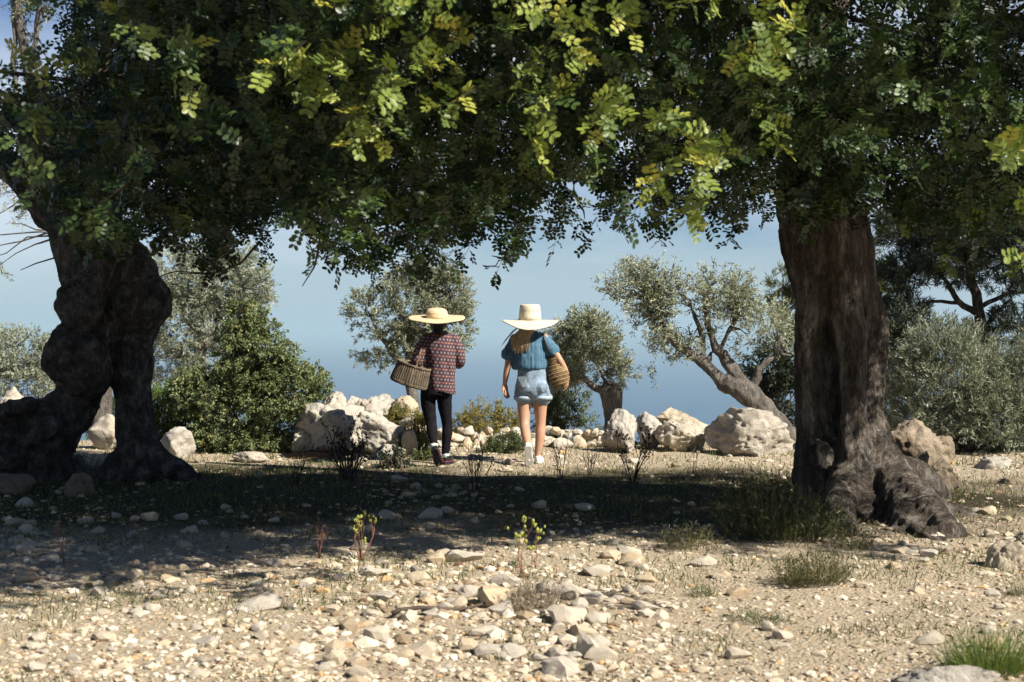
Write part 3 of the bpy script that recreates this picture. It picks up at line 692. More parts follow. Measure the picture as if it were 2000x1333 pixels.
boulder('boulder', 'big pale overhanging boulder beside the juniper, dark hollow under it', 16.7, 655, 838, 80, 52, 1, bits=[(648, 800, 30, 34, 0.1), (735, 850, 58, 40, -0.35), (600, 862, 34, 26, 0.2)])
boulder('boulder', 'pale boulder with a pointed top behind the overhanging boulder', 17.4, 728, 802, 46, 32, 2, bits=[(690, 797, 22, 24, 0.2)])
boulder('boulder', 'grey white boulder standing just behind the woman with the basket', 17.4, 798, 812, 38, 40, 3, 'boulder_grey')
boulder('boulder', 'small round rock wedged between boulders left of the black leggings', 16.5, 800, 857, 17, 19, 4, cat='rock')
boulder('boulder', 'narrow pale rock lodged between two small bushes among the boulders', 16.8, 796, 824, 17, 11, 5, cat='rock', tilt=0.5)
boulder('rock', 'rough white rock low in front of the overhanging boulder', 16.2, 755, 893, 38, 26, 6, cat='rock')
boulder('rock', 'pale flat rock under the black dry shrub', 15.9, 705, 905, 24, 18, 7, cat='rock')
boulder('rock', 'orange earthy slab lying under the overhanging boulder', 16.3, 605, 897, 42, 13, 8, 'red_earth', cat='rock')
boulder('rock', 'pale ledge rock at the foot of the juniper near the gnarled trunk', 16.4, 345, 862, 36, 28, 9, cat='rock', tilt=-0.15)
boulder('rock', 'flat grey rock on the ground in front of the juniper', 15.9, 488, 896, 36, 15, 10, 'boulder_grey', cat='rock', tilt=-0.1)
boulder('boulder', 'upright grey boulder at the foot of the short olive trunk', 17.2, 1210, 838, 37, 40, 11, 'boulder_grey')
boulder('boulder', 'narrow upright boulder between the upright grey one and the low tan one', 17.6, 1268, 842, 27, 38, 12, 'boulder_grey')
boulder('boulder', 'long white boulder lying on top behind the low tan boulder', 18.2, 1325, 818, 60, 24, 13)
boulder('boulder', 'low rounded tan boulder in the middle of the wall end', 17.3, 1330, 853, 50, 35, 14, 'limestone')
boulder('boulder', 'largest grey pitted boulder beside the leaning olive trunk', 16.9, 1462, 850, 86, 56, 15, 'boulder_grey')
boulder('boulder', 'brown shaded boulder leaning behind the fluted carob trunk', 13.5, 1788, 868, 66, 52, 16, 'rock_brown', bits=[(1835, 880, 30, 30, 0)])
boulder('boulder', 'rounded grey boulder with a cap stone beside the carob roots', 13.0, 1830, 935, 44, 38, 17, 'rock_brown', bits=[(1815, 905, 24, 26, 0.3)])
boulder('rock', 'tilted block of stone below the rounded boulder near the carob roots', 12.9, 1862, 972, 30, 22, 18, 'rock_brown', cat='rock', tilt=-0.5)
boulder('rock', 'pale jagged rock under the silver olive bush at the edge', 15.3, 1940, 912, 38, 20, 19, cat='rock')
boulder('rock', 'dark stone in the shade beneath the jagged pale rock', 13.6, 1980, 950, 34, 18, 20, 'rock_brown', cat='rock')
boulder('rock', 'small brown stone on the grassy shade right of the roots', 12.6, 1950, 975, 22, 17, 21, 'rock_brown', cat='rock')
boulder('boulder', 'craggy white boulder with deep holes at the edge beyond the roots', 8.9, 1972, 1103, 50, 52, 22, 'limestone', bits=[(1990, 1075, 30, 34, 0.2), (1945, 1120, 24, 34, 0)])
boulder('boulder', 'smooth pale boulder cut by the bottom of the picture, under the bright grass', 6.0, 1845, 1345, 112, 46, 23)
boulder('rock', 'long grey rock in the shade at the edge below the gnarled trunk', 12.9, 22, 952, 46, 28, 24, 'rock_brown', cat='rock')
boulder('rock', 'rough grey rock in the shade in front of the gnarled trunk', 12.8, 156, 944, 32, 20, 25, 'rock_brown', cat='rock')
boulder('rock', 'white rock far behind the gnarled trunk, under the far bushes', 21.0, 30, 772, 44, 18, 26, cat='rock', depth=0.5)
boulder('rock', 'pale rock seen through the gap between the two trunk legs', 17.5, 208, 838, 34, 30, 27, cat='rock')

# ------------------------------------------------------------------ low dry stone wall
wall = tag(empty('dry_stone_wall', (0.25, 17.9, gz1(0.25, 17.9))), 'low dry stone wall of pale rubble running behind the two women', 'stone wall')
rng = np.random.default_rng(8)
WST = []
for k in range(7):
    V, F = rock_shape(2, 300 + k, 14, 0.12, 1.6, 0.5, 0.9); o = mesh('wall_stone', V, F, MAT['stone'], None, False); WST.append(o.data); bpy.data.objects.remove(o)
for row, (z, r) in enumerate([(0.03, 0.085), (0.11, 0.078), (0.175, 0.066)]):
    px = 845 + row * 9
    while px < 1200:
        w = r * rng.uniform(0.6, 1.7); D = 17.9 + rng.uniform(-0.16, 0.12) + row * 0.06
        x = (px - 1000) / FPX * D
        if not (row == 2 and rng.uniform() < 0.18):
            o = bpy.data.objects.new('wall_stone', WST[int(rng.integers(7))]); COL.objects.link(o); o.parent = wall
            o.location = (x - 0.25, D - 17.9, z + rng.uniform(-0.02, 0.03) + gz1(x, D) - wall.location.z)
            o.scale = (w, r * rng.uniform(0.8, 1.2), r * rng.uniform(0.5, 1.1)); o.rotation_euler = (rng.uniform(-.3, .3), rng.uniform(-.35, .35), rng.uniform(0, 6))
        px += w * 1.55 / 17.9 * FPX

# ------------------------------------------------------------------ loose stones on the ground
STM = []
for k in range(12):
    V, F = rock_shape(2, 500 + k, 13, 0.13, 1.6, 0.5, 0.9); o = mesh('stone', V, F, MAT['stone'], None, False); STM.append(o.data); bpy.data.objects.remove(o)
def stone(px, py, rx, ry, label, group=None, rng=None, k=None, cat='stone', xy=None, r=None, flat=None):
    rng = rng or np.random.default_rng(int(px * 7 + py))
    if xy is None:
        x, y = G(px, py); s = y / FPX; r = (rx * s, 0.8 * (rx * 0.6 + ry * 0.4) * s, ry * s)
    else: x, y = xy
    o = bpy.data.objects.new('stone', STM[int(rng.integers(12)) if k is None else k]); COL.objects.link(o)
    o.location = (x, y, gz1(x, y) + r[2] * 0.38); o.scale = r
    o.rotation_euler = (rng.uniform(-.15, .15), rng.uniform(-.15, .15), rng.choice([0, math.pi]) + rng.uniform(-.3, .3))
    return tag(o, label, cat, group)

for a in [
    (500, 1190, 56, 20, 'long flat white slab on the gravel left of the fallen stick'), (735, 1250, 26, 22, 'squarish pale block above the whitest block in the foreground'),
    (655, 1290, 25, 24, 'whitest upright block low in the foreground heap'), (1148, 1280, 24, 34, 'tall jagged white stone in the foreground heap'),
    (1092, 1320, 40, 26, 'broad white stone near the bottom edge below the jagged one'), (1140, 1240, 30, 14, 'tan flat stone just above the jagged white one'),
    (985, 1140, 34, 15, 'flat triangular white slab beside the dry red tuft'), (905, 1095, 44, 17, 'wide pale slab at the shadow edge in the middle'),
    (1372, 1105, 28, 13, 'smooth white stone below the small heath clump'), (1440, 1158, 24, 14, 'grey rounded stone between two small green plants'),
    (1443, 1288, 26, 15, 'lone brown grey stone on the fine gravel'), (1258, 1196, 32, 14, 'lone grey stone on gravel with a dark shadow beside it'),
    (1228, 1090, 26, 15, 'split pale stone at the shadow edge'), (1262, 1130, 24, 10, 'pair of low grey lumps forming one stone in the sun'),
    (1812, 1258, 32, 18, 'rounded white stone above the bright green grass'), (1052, 995, 16, 11, 'tan stone standing out in the deep shade'),
    (290, 1015, 20, 13, 'grey wedge shaped stone in the shade left of centre'), (52, 1085, 22, 16, 'brown blocky stone in the half shade at the edge'),
    (370, 1040, 20, 12, 'brown wedge stone at the ragged shadow edge'), (405, 1258, 34, 12, 'ochre flat stone alone on the left gravel'),
    (62, 1312, 20, 13, 'orange stone near the bottom corner'), (195, 1160, 16, 12, 'white round stone near the shadow patch'),
    (870, 1195, 20, 14, 'bright white stone behind the fallen stick'), (960, 1275, 36, 18, 'low white stone in the middle of the foreground heap'),
    (735, 1130, 34, 12, 'long smooth white stone left of the wide slab'), (705, 1075, 20, 13, 'white pointed stone beside the budding stalks'),
]:
    stone(*a)

ZONES = [  # x0, x1, y0, y1 in photo pixels, count, group, label
    (620, 1240, 1085, 1330, 95, 'pale stones heaped in the sun', 'fist-sized pale stone in the sunlit heap around the fallen stick'),
    (0, 620, 1180, 1330, 40, 'stones on the sunlit gravel by the white slab', 'small pale stone on the sunlit gravel below the long shadow patch'),
    (1240, 2000, 1120, 1330, 28, 'stones on the fine gravel', 'small loose stone on the fine sunlit gravel below the carob roots'),
    (0, 620, 985, 1180, 56, 'stones in the half shade of the gnarled carob', 'grey loose stone in the dappled shade before the gnarled carob'),
    (620, 1400, 940, 1085, 36, 'stones in the deep shade', 'loose stone lying in the deep shade between the two carobs'),
    (880, 1380, 905, 922, 14, 'stones at the feet of the walkers', 'small pale stone in the sun near the two walkers'),
    (1700, 2000, 985, 1120, 16, 'stones among the carob roots', 'small stone in the gaps beyond the carob roots'),
]
ANCH = [(500, 1190, 'the long flat white slab'), (655, 1290, 'the whitest upright block'), (1148, 1280, 'the tall jagged white stone'), (985, 1140, 'the triangular white slab'), (905, 1095, 'the wide slab at the shadow edge'),
    (1372, 1105, 'the smooth white stone under the heath'), (1443, 1288, 'the lone brown grey stone'), (1258, 1196, 'the lone grey stone'), (1812, 1258, 'the white stone above the bright grass'), (1052, 995, 'the tan stone in the deep shade'),
    (290, 1015, 'the wedge shaped stone in the shade'), (52, 1085, 'the brown blocky stone at the edge'), (370, 1040, 'the brown wedge at the shadow edge'), (405, 1258, 'the ochre flat stone'), (62, 1312, 'the orange stone in the corner'),
    (195, 1160, 'the white round stone by the shadow patch'), (870, 1200, 'the fallen branch'), (706, 1095, 'the pink budding stalks'), (622, 1092, 'the dry red stalk'), (1018, 1110, 'the tall green headed stalk'), (1045, 1195, 'the dry red brown tuft'),
    (1345, 1078, 'the wispy heath clump'), (1588, 1142, 'the rounded sunlit heath clump'), (1478, 1215, 'the sprawling dark green plant'), (1530, 1050, 'the largest heath clump'), (1850, 1060, 'the end of the carob roots'), (1972, 1140, 'the craggy white boulder'),
    (680, 945, 'the black dry shrub'), (930, 960, 'the twigs by the hiking shoes'), (1095, 935, 'the twig cluster by the white shoes'), (1235, 945, 'the tall dry twigs'), (1940, 985, 'the small brown stone in the grassy shade'), (156, 960, 'the rough grey rock before the gnarled trunk'),
    (860, 910, 'the hiking shoes'), (1045, 905, 'the white shoes'), (735, 1250, 'the squarish pale block'), (960, 1275, 'the low white stone amid the heap'), (250, 1260, 'the open left gravel patch'), (1650, 1280, 'the open gravel above the corner boulder')]
AXY = np.array([G(a_, b_) for a_, b_, _ in ANCH])
rng = np.random.default_rng(77)
for (x0, x1, y0, y1, cnt, grp, lab) in ZONES:
    for _ in range(cnt):
        px, py = rng.uniform(x0, x1), rng.uniform(y0, y1); x, y = G(px, py)
        r = (0.034 if x0 == 620 and y1 == 1330 else 0.028) * math.exp(rng.normal() * 0.38) * (1.0 + 0.05 * (y - 6))
        rr = (r * rng.uniform(0.9, 1.5), r * rng.uniform(0.8, 1.2), r * rng.uniform(0.55, 0.9))
        j = int(np.argmin(np.hypot(AXY[:, 0] - x, AXY[:, 1] - y))); an = ANCH[j][2]
        size = 'pebble-sized' if r < 0.024 else 'egg-sized' if r < 0.032 else 'fist-sized' if r < 0.044 else 'big'
        shp = 'flat' if rr[2] / rr[0] < 0.5 else 'long' if rr[0] / rr[1] > 1.35 else 'chunky'
        where = ('in front of' if y < AXY[j, 1] - 0.12 else 'behind' if y > AXY[j, 1] + 0.12 else 'left of' if x < AXY[j, 0] else 'right of')
        stone(0, 0, 0, 0, f'{size} {shp} loose stone {where} {an}', 'loose stones near ' + an, rng, xy=(x, y), r=rr)

def gravel(seed, n):
    rng = np.random.default_rng(seed)
    D = 5.3 + (17.6 - 5.3) * rng.uniform(0, 1, n) ** 1.9
    x = rng.uniform(-0.40, 0.40, n) * D * 1.02; y = D
    pt = np.stack([x, y, 0 * x], 1)
    pat = vnoise(pt * 0.8, 41) + 0.5 * vnoise(pt * 2.3, 42)
    centre = np.exp(-((x + 0.25) / 1.1) ** 2) * smooth(10.5, 8.5, y)
    r = np.exp(rng.normal(size=n) * 0.48) * (0.0066 + 0.0052 * np.clip(pat, 0, 1) + 0.008 * centre * (rng.uniform(0, 1, n) < 0.4)) * (1 + 0.045 * (y - 6))
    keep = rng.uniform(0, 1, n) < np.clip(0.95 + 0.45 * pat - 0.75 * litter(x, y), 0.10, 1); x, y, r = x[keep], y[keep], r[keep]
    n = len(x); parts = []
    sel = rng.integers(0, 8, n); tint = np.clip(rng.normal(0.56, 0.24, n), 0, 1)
    tint = np.where(rng.uniform(0, 1, n) < 0.05, 1.0, np.minimum(tint, 0.92)) * (1 - 0.45 * litter(x, y))  # stones under the crowns tinted darker, tree shade put into their colour
    z = gz(x, y)
    for k in range(8):
        V, F = rock_shape(1, 700 + k, 5, 0.16, 1.6, 0.6, 0.95); q = np.nonzero(sel == k)[0]; m_ = len(q)
        a = rng.uniform(0, 6.28, m_); c, s = np.cos(a), np.sin(a); O = np.zeros(m_)
        Rz = np.stack([np.stack([c, -s, O], 1), np.stack([s, c, O], 1), np.stack([O, O, O + 1], 1)], 1)
        Rz = Rz * np.stack([rng.uniform(0.9, 1.5, m_), rng.uniform(0.8, 1.1, m_), rng.uniform(0.5, 0.85, m_)], 1)[:, None, :]
        parts.append(scatter(V, F, np.stack([x[q], y[q], z[q] + r[q] * 0.12], 1), Rz, r[q], tint[q]))
    V, F, T = join(parts)
    return tag(mesh('gravel', V, F, MAT['gravel'], None, False, {'tint': T}), 'pale tan gravel strewn over the dry ground', 'gravel', kind='stuff')
gravel(5, 25000)

# ------------------------------------------------------------------ trees and bushes behind
def px_blobs(D, bl, dy=1.0):
    s = D / FPX; return [(P(b[0], b[1], D + (b[4] if len(b) > 4 else 0)), (b[2] * s, (b[2] + b[3]) * 0.5 * s * dy, b[3] * s)) for b in bl]

def crown_part(root, rng, blobs, n, mat, name='crown', kill=None, **kw):
    pos, out = in_blobs(rng, blobs, n, kw.pop('shell', 0.45))
    if kill: # gaps
        pos_n = fbm(pos * kill[0], 2, int(kill[2])); k = pos_n > kill[1]; pos, out = pos[k], out[k]
    V, F, T = twig_leaves(rng, pos, out, **kw)
    o = mesh(name, V, F, MAT[mat], None, False, {'tint': T}); child(o, root); o['kind'] = 'stuff'
    return pos

def bg_tree(name, label, cat, D, chains, blobs, n, mat, bark, seed, group=None, twigs=90, kill=(2.2, -0.6, 1), dy=1.0, vox=None, **kw):
    rng = np.random.default_rng(seed); b = px_blobs(D, blobs, dy)
    fx, fy = chains[0][0][0], D
    x0 = (fx - 1000) / FPX * D; root = tag(empty(name, (x0, D, gz1(x0, D))), label, cat, group)
    # the trunk goes down into the ground
    tr = MB(); tips = []
    for i, ch in enumerate(chains):
        pts = [P(q[0], q[1], D + (q[3] if len(q) > 3 else 0)) for q in ch]; rad = [q[2] / FPX * D for q in ch]
        if i == 0: pts = [np.array([pts[0][0], D, gz1(pts[0][0], D) - 0.1])] + pts; rad = [rad[0] * 1.3] + rad
        pts, rad = np.array(pts), np.array(rad); m_ = (len(pts) - 1) * 3 + 1; t = np.linspace(0, len(pts) - 1, m_); kk = np.arange(len(pts))
        sp = np.stack([np.interp(t, kk, pts[:, j]) for j in range(3)], 1); sp[1:-1] = (sp[:-2] + 2 * sp[1:-1] + sp[2:]) / 4
        sp[1:-1] += rng.normal(size=(m_ - 2, 3)) * 0.012
        tr.tube(sp, np.interp(t, kk, rad), 10); tips += [p for p in sp[2:]]
        tr.ball(sp[0], rad[0] * 0.95); tr.ball(sp[-1], rad[-1] * 0.95)
    if vox:
        V, N, F = tr.fuse(vox, 1); V = rough(V, N, 0.03, 6, seed, 4, (1, 1, .5)); o = mesh('trunk', V, F, MAT[bark], None, True)
    else: o = tr.build('trunk', MAT[bark])
    child(o, root)
    pos = crown_part(root, rng, b, n, mat, kill=kill, **kw)
    if twigs:
        tb = MB(); tips = np.array(tips)
        for p in pos[rng.choice(len(pos), min(twigs, len(pos)), False)]:
            j = np.argmin(np.linalg.norm(tips - p, axis=1)); tb.tube(limb_curve(tips[j], p, rng, 0.05, 5, 0.06), np.linspace(0.016, 0.004, 5), 4, False)
        o = tb.build('branches', MAT[bark]); child(o, root); o['kind'] = 'stuff'
    return root

def clumpy(blobs, seed, k=14, f=0.34):
    """many small tufts over the outside of the big lumps"""
    rng = np.random.default_rng(seed); out = []
    for c, r in blobs:
        r = np.array(r); out.append((c, tuple(r * 0.8)))
        for _ in range(k):
            d = unit(rng.normal(size=3)); d[1] = -abs(d[1]) if rng.uniform() < 0.7 else d[1]; q = f * r.mean() * rng.uniform(0.6, 1.3); out.append((c + d * r * 0.86, (q, q, q * 0.85)))
    return out

def bush(name, label, cat, D, blobs, n, mat, seed, group=None, kill=None, dy=1.0, **kw):
    rng = np.random.default_rng(seed); b = px_blobs(D, blobs, dy); c = np.mean([q[0] for q in b], 0)
    if kw.pop('tufts', False): b = clumpy(b, seed)
    g = gz1(c[0], D); root = tag(empty(name, (c[0], D, g)), label, cat, group)
    pos = crown_part(root, rng, b, n, mat, 'foliage', kill, **kw)
    mb = MB()
    for p in pos[rng.choice(len(pos), min(24, len(pos)), False)]:
        a = np.array([c[0] + rng.normal() * 0.06, D + rng.normal() * 0.06, g - 0.05]); mb.tube(limb_curve(a, p, rng, 0.05, 5), np.linspace(0.02, 0.004, 5), 4, False)
    o = mb.build('stem', MAT['twig']); child(o, root); o['kind'] = 'stuff'
    return root

OL = 'olive trees down the slope'
OLK = dict(twig=0.24, nleaf=24, L=0.065, Wd=0.016, up=0.35, splay=0.75)
bg_tree('olive_tree', 'round grey olive rising behind the juniper and the gnarled trunk', 'tree', 27.0,
    [[(392, 820, 15), (394, 720, 13), (386, 650, 10), (400, 570, 6)], [(388, 660, 8), (350, 600, 6), (330, 550, 4)], [(392, 690, 7), (430, 620, 6), (465, 560, 4)]],
    [(410, 560, 80, 62), (368, 640, 78, 72), (470, 555, 62, 46), (350, 540, 66, 62), (335, 700, 52, 50), (435, 505, 60, 34), (430, 640, 60, 60), (500, 570, 32, 30), (390, 700, 50, 40)], 1700, 'olive_silver', 'bark_olive', 31, OL, **{**OLK, 'L': 0.08, 'Wd': 0.022, 'twig': 0.3, 'tint0': 0.55})
bg_tree('olive_tree', 'olive with an uneven crown right behind the woman with the basket', 'tree', 23.0,
    [[(808, 850, 13), (806, 770, 11), (796, 720, 9), (800, 650, 6)], [(797, 725, 7), (750, 670, 5), (725, 620, 3)], [(800, 700, 6), (850, 640, 5), (880, 580, 3)]],
    [(800, 600, 72, 70), (752, 630, 66, 58), (868, 580, 56, 50), (830, 542, 62, 30), (742, 690, 46, 26), (880, 640, 42, 50), (718, 605, 36, 38), (845, 690, 46, 24)], 1500, 'olive', 'bark_olive', 32, OL, **{**OLK, 'L': 0.07, 'Wd': 0.019, 'tint0': 0.42})
bg_tree('olive_tree', 'small olive on a short thick stump beside the woman with the blue shirt', 'tree', 20.0,
    [[(1202, 850, 24), (1196, 800, 20), (1194, 765, 25)], [(1190, 768, 9), (1150, 750, 7), (1112, 722, 5), (1095, 690, 3)], [(1192, 762, 8), (1170, 720, 5), (1150, 670, 3)]],
    [(1152, 668, 50, 50), (1120, 705, 50, 42), (1182, 718, 40, 38), (1102, 662, 28, 25), (1142, 632, 25, 22), (1090, 738, 38, 28), (1205, 740, 28, 22)], 900, 'olive', 'bark_olive', 33, OL, kill=(2.4, -0.2, 1), vox=0.02, **{**OLK, 'tint0': 0.62})
bg_tree('olive_tree', 'leaning olive with a broad bare trunk and open branches behind the boulders', 'tree', 18.9,
    [[(1552, 868, 24), (1505, 812, 21), (1458, 770, 25), (1420, 750, 19)], [(1420, 752, 12), (1372, 706, 9), (1326, 676, 7), (1290, 640, 5), (1270, 590, 3)],
     [(1448, 750, 15), (1428, 716, 12), (1398, 682, 9), (1376, 610, 6), (1385, 560, 3)], [(1372, 706, 5), (1375, 660, 4), (1350, 600, 3)], [(1470, 752, 8), (1490, 710, 6), (1525, 690, 4), (1545, 695, 3)], [(1400, 690, 5), (1430, 640, 4), (1450, 580, 3)], [(1395, 735, 4), (1385, 715, 4), (1388, 690, 3)]],
    [(1238, 572, 52, 48), (1292, 546, 62, 34), (1332, 590, 60, 52), (1250, 640, 46, 44), (1282, 702, 42, 36), (1228, 690, 32, 26), (1400, 570, 42, 44), (1442, 582, 24, 48), (1490, 650, 58, 52), (1462, 690, 30, 30), (1350, 650, 40, 30)], 1500, 'olive', 'bark_olive', 34, OL, kill=(2.6, 0.02, 3), vox=0.018, twigs=140, **{**OLK, 'tint0': 0.66, 'twig': 0.32, 'nleaf': 20})
bg_tree('olive_tree', 'tall olive with two pale slender stems at the upper corner', 'tree', 19.0,
    [[(200, 700, 16), (150, 400, 14), (84, 250, 11), (64, 180, 11), (46, 110, 9), (36, 0, 8), (30, -140, 7)], [(64, 120, 5), (72, 60, 5), (82, -60, 4)], [(180, 700, 8), (90, 340, 5), (34, 230, 5), (28, 150, 5), (28, 50, 4), (20, -100, 4)], [(64, 180, 5), (50, 125, 4), (44, 110, 3)]],
    [(20, 30, 45, 50), (92, 20, 60, 46), (-10, 100, 34, 30), (112, 112, 46, 44), (5, 400, 42, 60), (-20, 480, 40, 60), (40, -60, 90, 60)], 560, 'olive', 'bark_olive', 35, OL, kill=(2.4, 0.0, 5), **{**OLK, 'tint0': 0.35})
bush('olive_bush', 'far pale bushes seen past the gnarled trunk at the edge', 'bush', 31.0, [(40, 690, 50, 44), (92, 712, 36, 52), (-10, 690, 50, 50), (60, 748, 90, 28)], 620, 'olive_silver', 41, twig=0.3, nleaf=20, L=0.09, Wd=0.026, up=0.5)
bush('olive_bush', 'loose grey green bush under the short olive by the shoulder bag', 'bush', 20.8, [(1112, 800, 58, 44), (1160, 828, 46, 26), (1072, 786, 24, 34), (1085, 835, 40, 16)], 520, 'bush_green', 42, kill=(3, -0.3, 4), twig=0.22, nleaf=20, L=0.06, Wd=0.017, up=0.6, tint0=0.6)
bush('olive_bush', 'large silver grey olive bush behind the carob roots', 'bush', 17.0, [(1862, 745, 105, 105), (1790, 775, 60, 88), (1955, 795, 90, 105), (1832, 684, 55, 48), (1910, 835, 115, 65), (2040, 760, 80, 110), (1800, 840, 60, 50)], 3000, 'olive_silver', 43, kill=(1.8, -0.8, 6), twig=0.28, nleaf=22, L=0.06, Wd=0.014, up=0.9, splay=0.5, tint0=0.5)
bush('yellow_bush', 'small upright yellow green bush beyond the wall, nearer the leggings', 'bush', 19.2, [(908, 836, 20, 20), (934, 818, 20, 24), (890, 848, 14, 12)], 120, 'bush_yellow', 44, twig=0.2, nleaf=22, L=0.05, Wd=0.014, up=0.9, tint0=0.65)
bush('yellow_bush', 'small pointed yellow green bush beyond the wall, nearer the bare legs', 'bush', 19.4, [(972, 820, 12, 26), (998, 830, 18, 18), (962, 840, 24, 14)], 110, 'bush_yellow', 45, twig=0.2, nleaf=22, L=0.05, Wd=0.014, up=0.9, tint0=0.6)
bush('dark_bush', 'dark bush in shadow behind the leaning olive trunk', 'bush', 22.0, [(1505, 720, 50, 46), (1525, 790, 46, 56), (1490, 760, 34, 30), (1560, 700, 40, 60)], 520, 'bush_dark', 46, twig=0.25, nleaf=20, L=0.07, Wd=0.025)
bush('dark_bush', 'dark green bush between the fluted trunk and the silver olive bush', 'bush', 19.5, [(1745, 690, 40, 60), (1735, 770, 36, 70), (1770, 640, 40, 40), (1700, 700, 50, 70)], 420, 'bush_dark', 56, twig=0.25, nleaf=20, L=0.07, Wd=0.024)
bush('green_bush', 'scrub on the slope seen low between the trunk legs and the juniper', 'bush', 20.5, [(300, 800, 90, 44), (200, 810, 80, 36), (400, 790, 80, 46)], 520, 'bush_green', 57, twig=0.22, nleaf=20, L=0.06, Wd=0.018, up=0.6)
bush('juniper_bush', 'dense green juniper bush between the gnarled trunk and the boulders', 'bush', 17.0,
    [(487, 622, 36, 42), (470, 650, 50, 46), (518, 690, 68, 50), (445, 690, 40, 46), (400, 790, 62, 66), (480, 800, 88, 76), (572, 762, 62, 66), (612, 750, 28, 44), (432, 856, 66, 28), (540, 832, 62, 46), (500, 740, 80, 50), (375, 750, 30, 30), (500, 862, 60, 22), (400, 872, 60, 18), (570, 866, 44, 20), (480, 720, 60, 60)], 4400, 'juniper', 47, kill=(3.4, -0.85, 7), twig=0.075, nleaf=20, L=0.04, Wd=0.018, up=0.3, splay=0.8, shell=0.6, tufts=True, tint0=0.55, tvar=0.22)
bush('green_bush', 'low bright green bush beside the right leg of the gnarled trunk', 'bush', 17.4, [(330, 800, 34, 42), (362, 812, 30, 38), (312, 835, 22, 24)], 300, 'grass_bright', 48, twig=0.18, nleaf=22, L=0.05, Wd=0.014, up=0.9, tint0=0.3)
bush('green_bush', 'olive green bush in the cleft above the narrow pale rock', 'bush', 16.9, [(770, 820, 20, 20), (782, 808, 12, 12)], 95, 'bush_yellow', 49, twig=0.1, nleaf=24, L=0.035, Wd=0.012, up=0.5, tint0=0.35)
bush('green_bush', 'tall olive green bush between the boulders and the black leggings', 'bush', 16.8, [(820, 838, 22, 26), (826, 870, 22, 24), (812, 815, 12, 14)], 140, 'bush_yellow', 50, twig=0.1, nleaf=24, L=0.035, Wd=0.012, up=0.5, tint0=0.35)
bush('green_bush', 'low rounded green bush in front of the stone wall', 'bush', 17.0, [(985, 872, 38, 18), (1010, 866, 20, 16), (960, 880, 20, 12)], 190, 'bush_green', 51, twig=0.1, nleaf=24, L=0.035, Wd=0.012, up=0.6, tint0=0.55)
bush('green_bush', 'small leafy plant at the feet of the woman with the basket', 'plant', 16.0, [(822, 900, 12, 12), (834, 893, 8, 9)], 34, 'bush_green', 52, twig=0.1, nleaf=18, L=0.04, Wd=0.015, up=0.7, tint0=0.7)

PK = dict(twig=0.16, nleaf=28, L=0.13, Wd=0.014, up=0.7, splay=0.65, shell=0.3)
bg_tree('pine_tree', 'dark pine with layered boughs behind the silver olive bush', 'tree', 25.0,
    [[(1920, 780, 13), (1920, 650, 12), (1908, 575, 10), (1885, 500, 8), (1880, 420, 5)], [(1912, 615, 7), (1870, 590, 6), (1845, 545, 4)], [(1875, 592, 4), (1820, 588, 3), (1780, 600, 2)], [(1915, 600, 5), (1960, 575, 4), (2000, 570, 3)], [(1918, 640, 5), (1950, 610, 4), (1975, 585, 3)]],
    [(1780, 462, 80, 20), (1880, 470, 120, 36), (1970, 515, 70, 34), (1765, 522, 62, 18), (1820, 545, 90, 14), (1995, 622, 60, 26), (1765, 602, 50, 20), (1890, 655, 50, 22), (1975, 655, 60, 26), (1742, 650, 40, 50), (1900, 430, 150, 50), (2010, 470, 90, 60), (1800, 430, 90, 40), (1850, 510, 110, 26), (1960, 560, 70, 20), (1730, 560, 40, 40)], 2500, 'pine', 'bark_pine', 61, 'pines on the slope', kill=(1.6, -0.55, 2), twigs=120, dy=1.6, **PK)
bg_tree('pine_tree', 'sunlit yellow green pine showing on both sides of the fluted trunk', 'tree', 28.0,
    [[(1620, 800, 12), (1620, 640, 10), (1615, 560, 7)], [(1620, 640, 5), (1560, 590, 4), (1530, 560, 3)], [(1620, 620, 5), (1700, 580, 4), (1760, 590, 3)]],
    [(1526, 552, 28, 22), (1520, 590, 22, 16), (1552, 616, 40, 28), (1600, 560, 60, 60), (1735, 545, 26, 36), (1772, 592, 34, 16), (1740, 600, 40, 40), (1660, 540, 60, 60), (1730, 470, 20, 24)], 700, 'pine_light', 'bark_pine', 62, 'pines on the slope', kill=(1.8, -0.3, 2), twigs=40, **{**PK, 'nleaf': 38})

# ------------------------------------------------------------------ small plants
BLADE = (np.array([[0, -.5, 0], [0, .5, 0], [.55, -.35, .06], [.55, .35, .06], [1, 0, -.04]], float), np.array([[0, 1, 3, 2], [2, 3, 4, 4]], np.int32))
def blades(rng, base, d, L, w, tint):
    v = BLADE[0] * np.array([1, w, 1.0]); n = len(base)
    vv = np.concatenate([v[:4], v[4:5], v[4:5] + np.array([0, 1e-4, 0])]); ff = np.array([[0, 1, 3, 2], [2, 3, 5, 4]], np.int32)
    return scatter(vv, ff, base, frames(d, rng.normal(size=(n, 3))), L, tint)

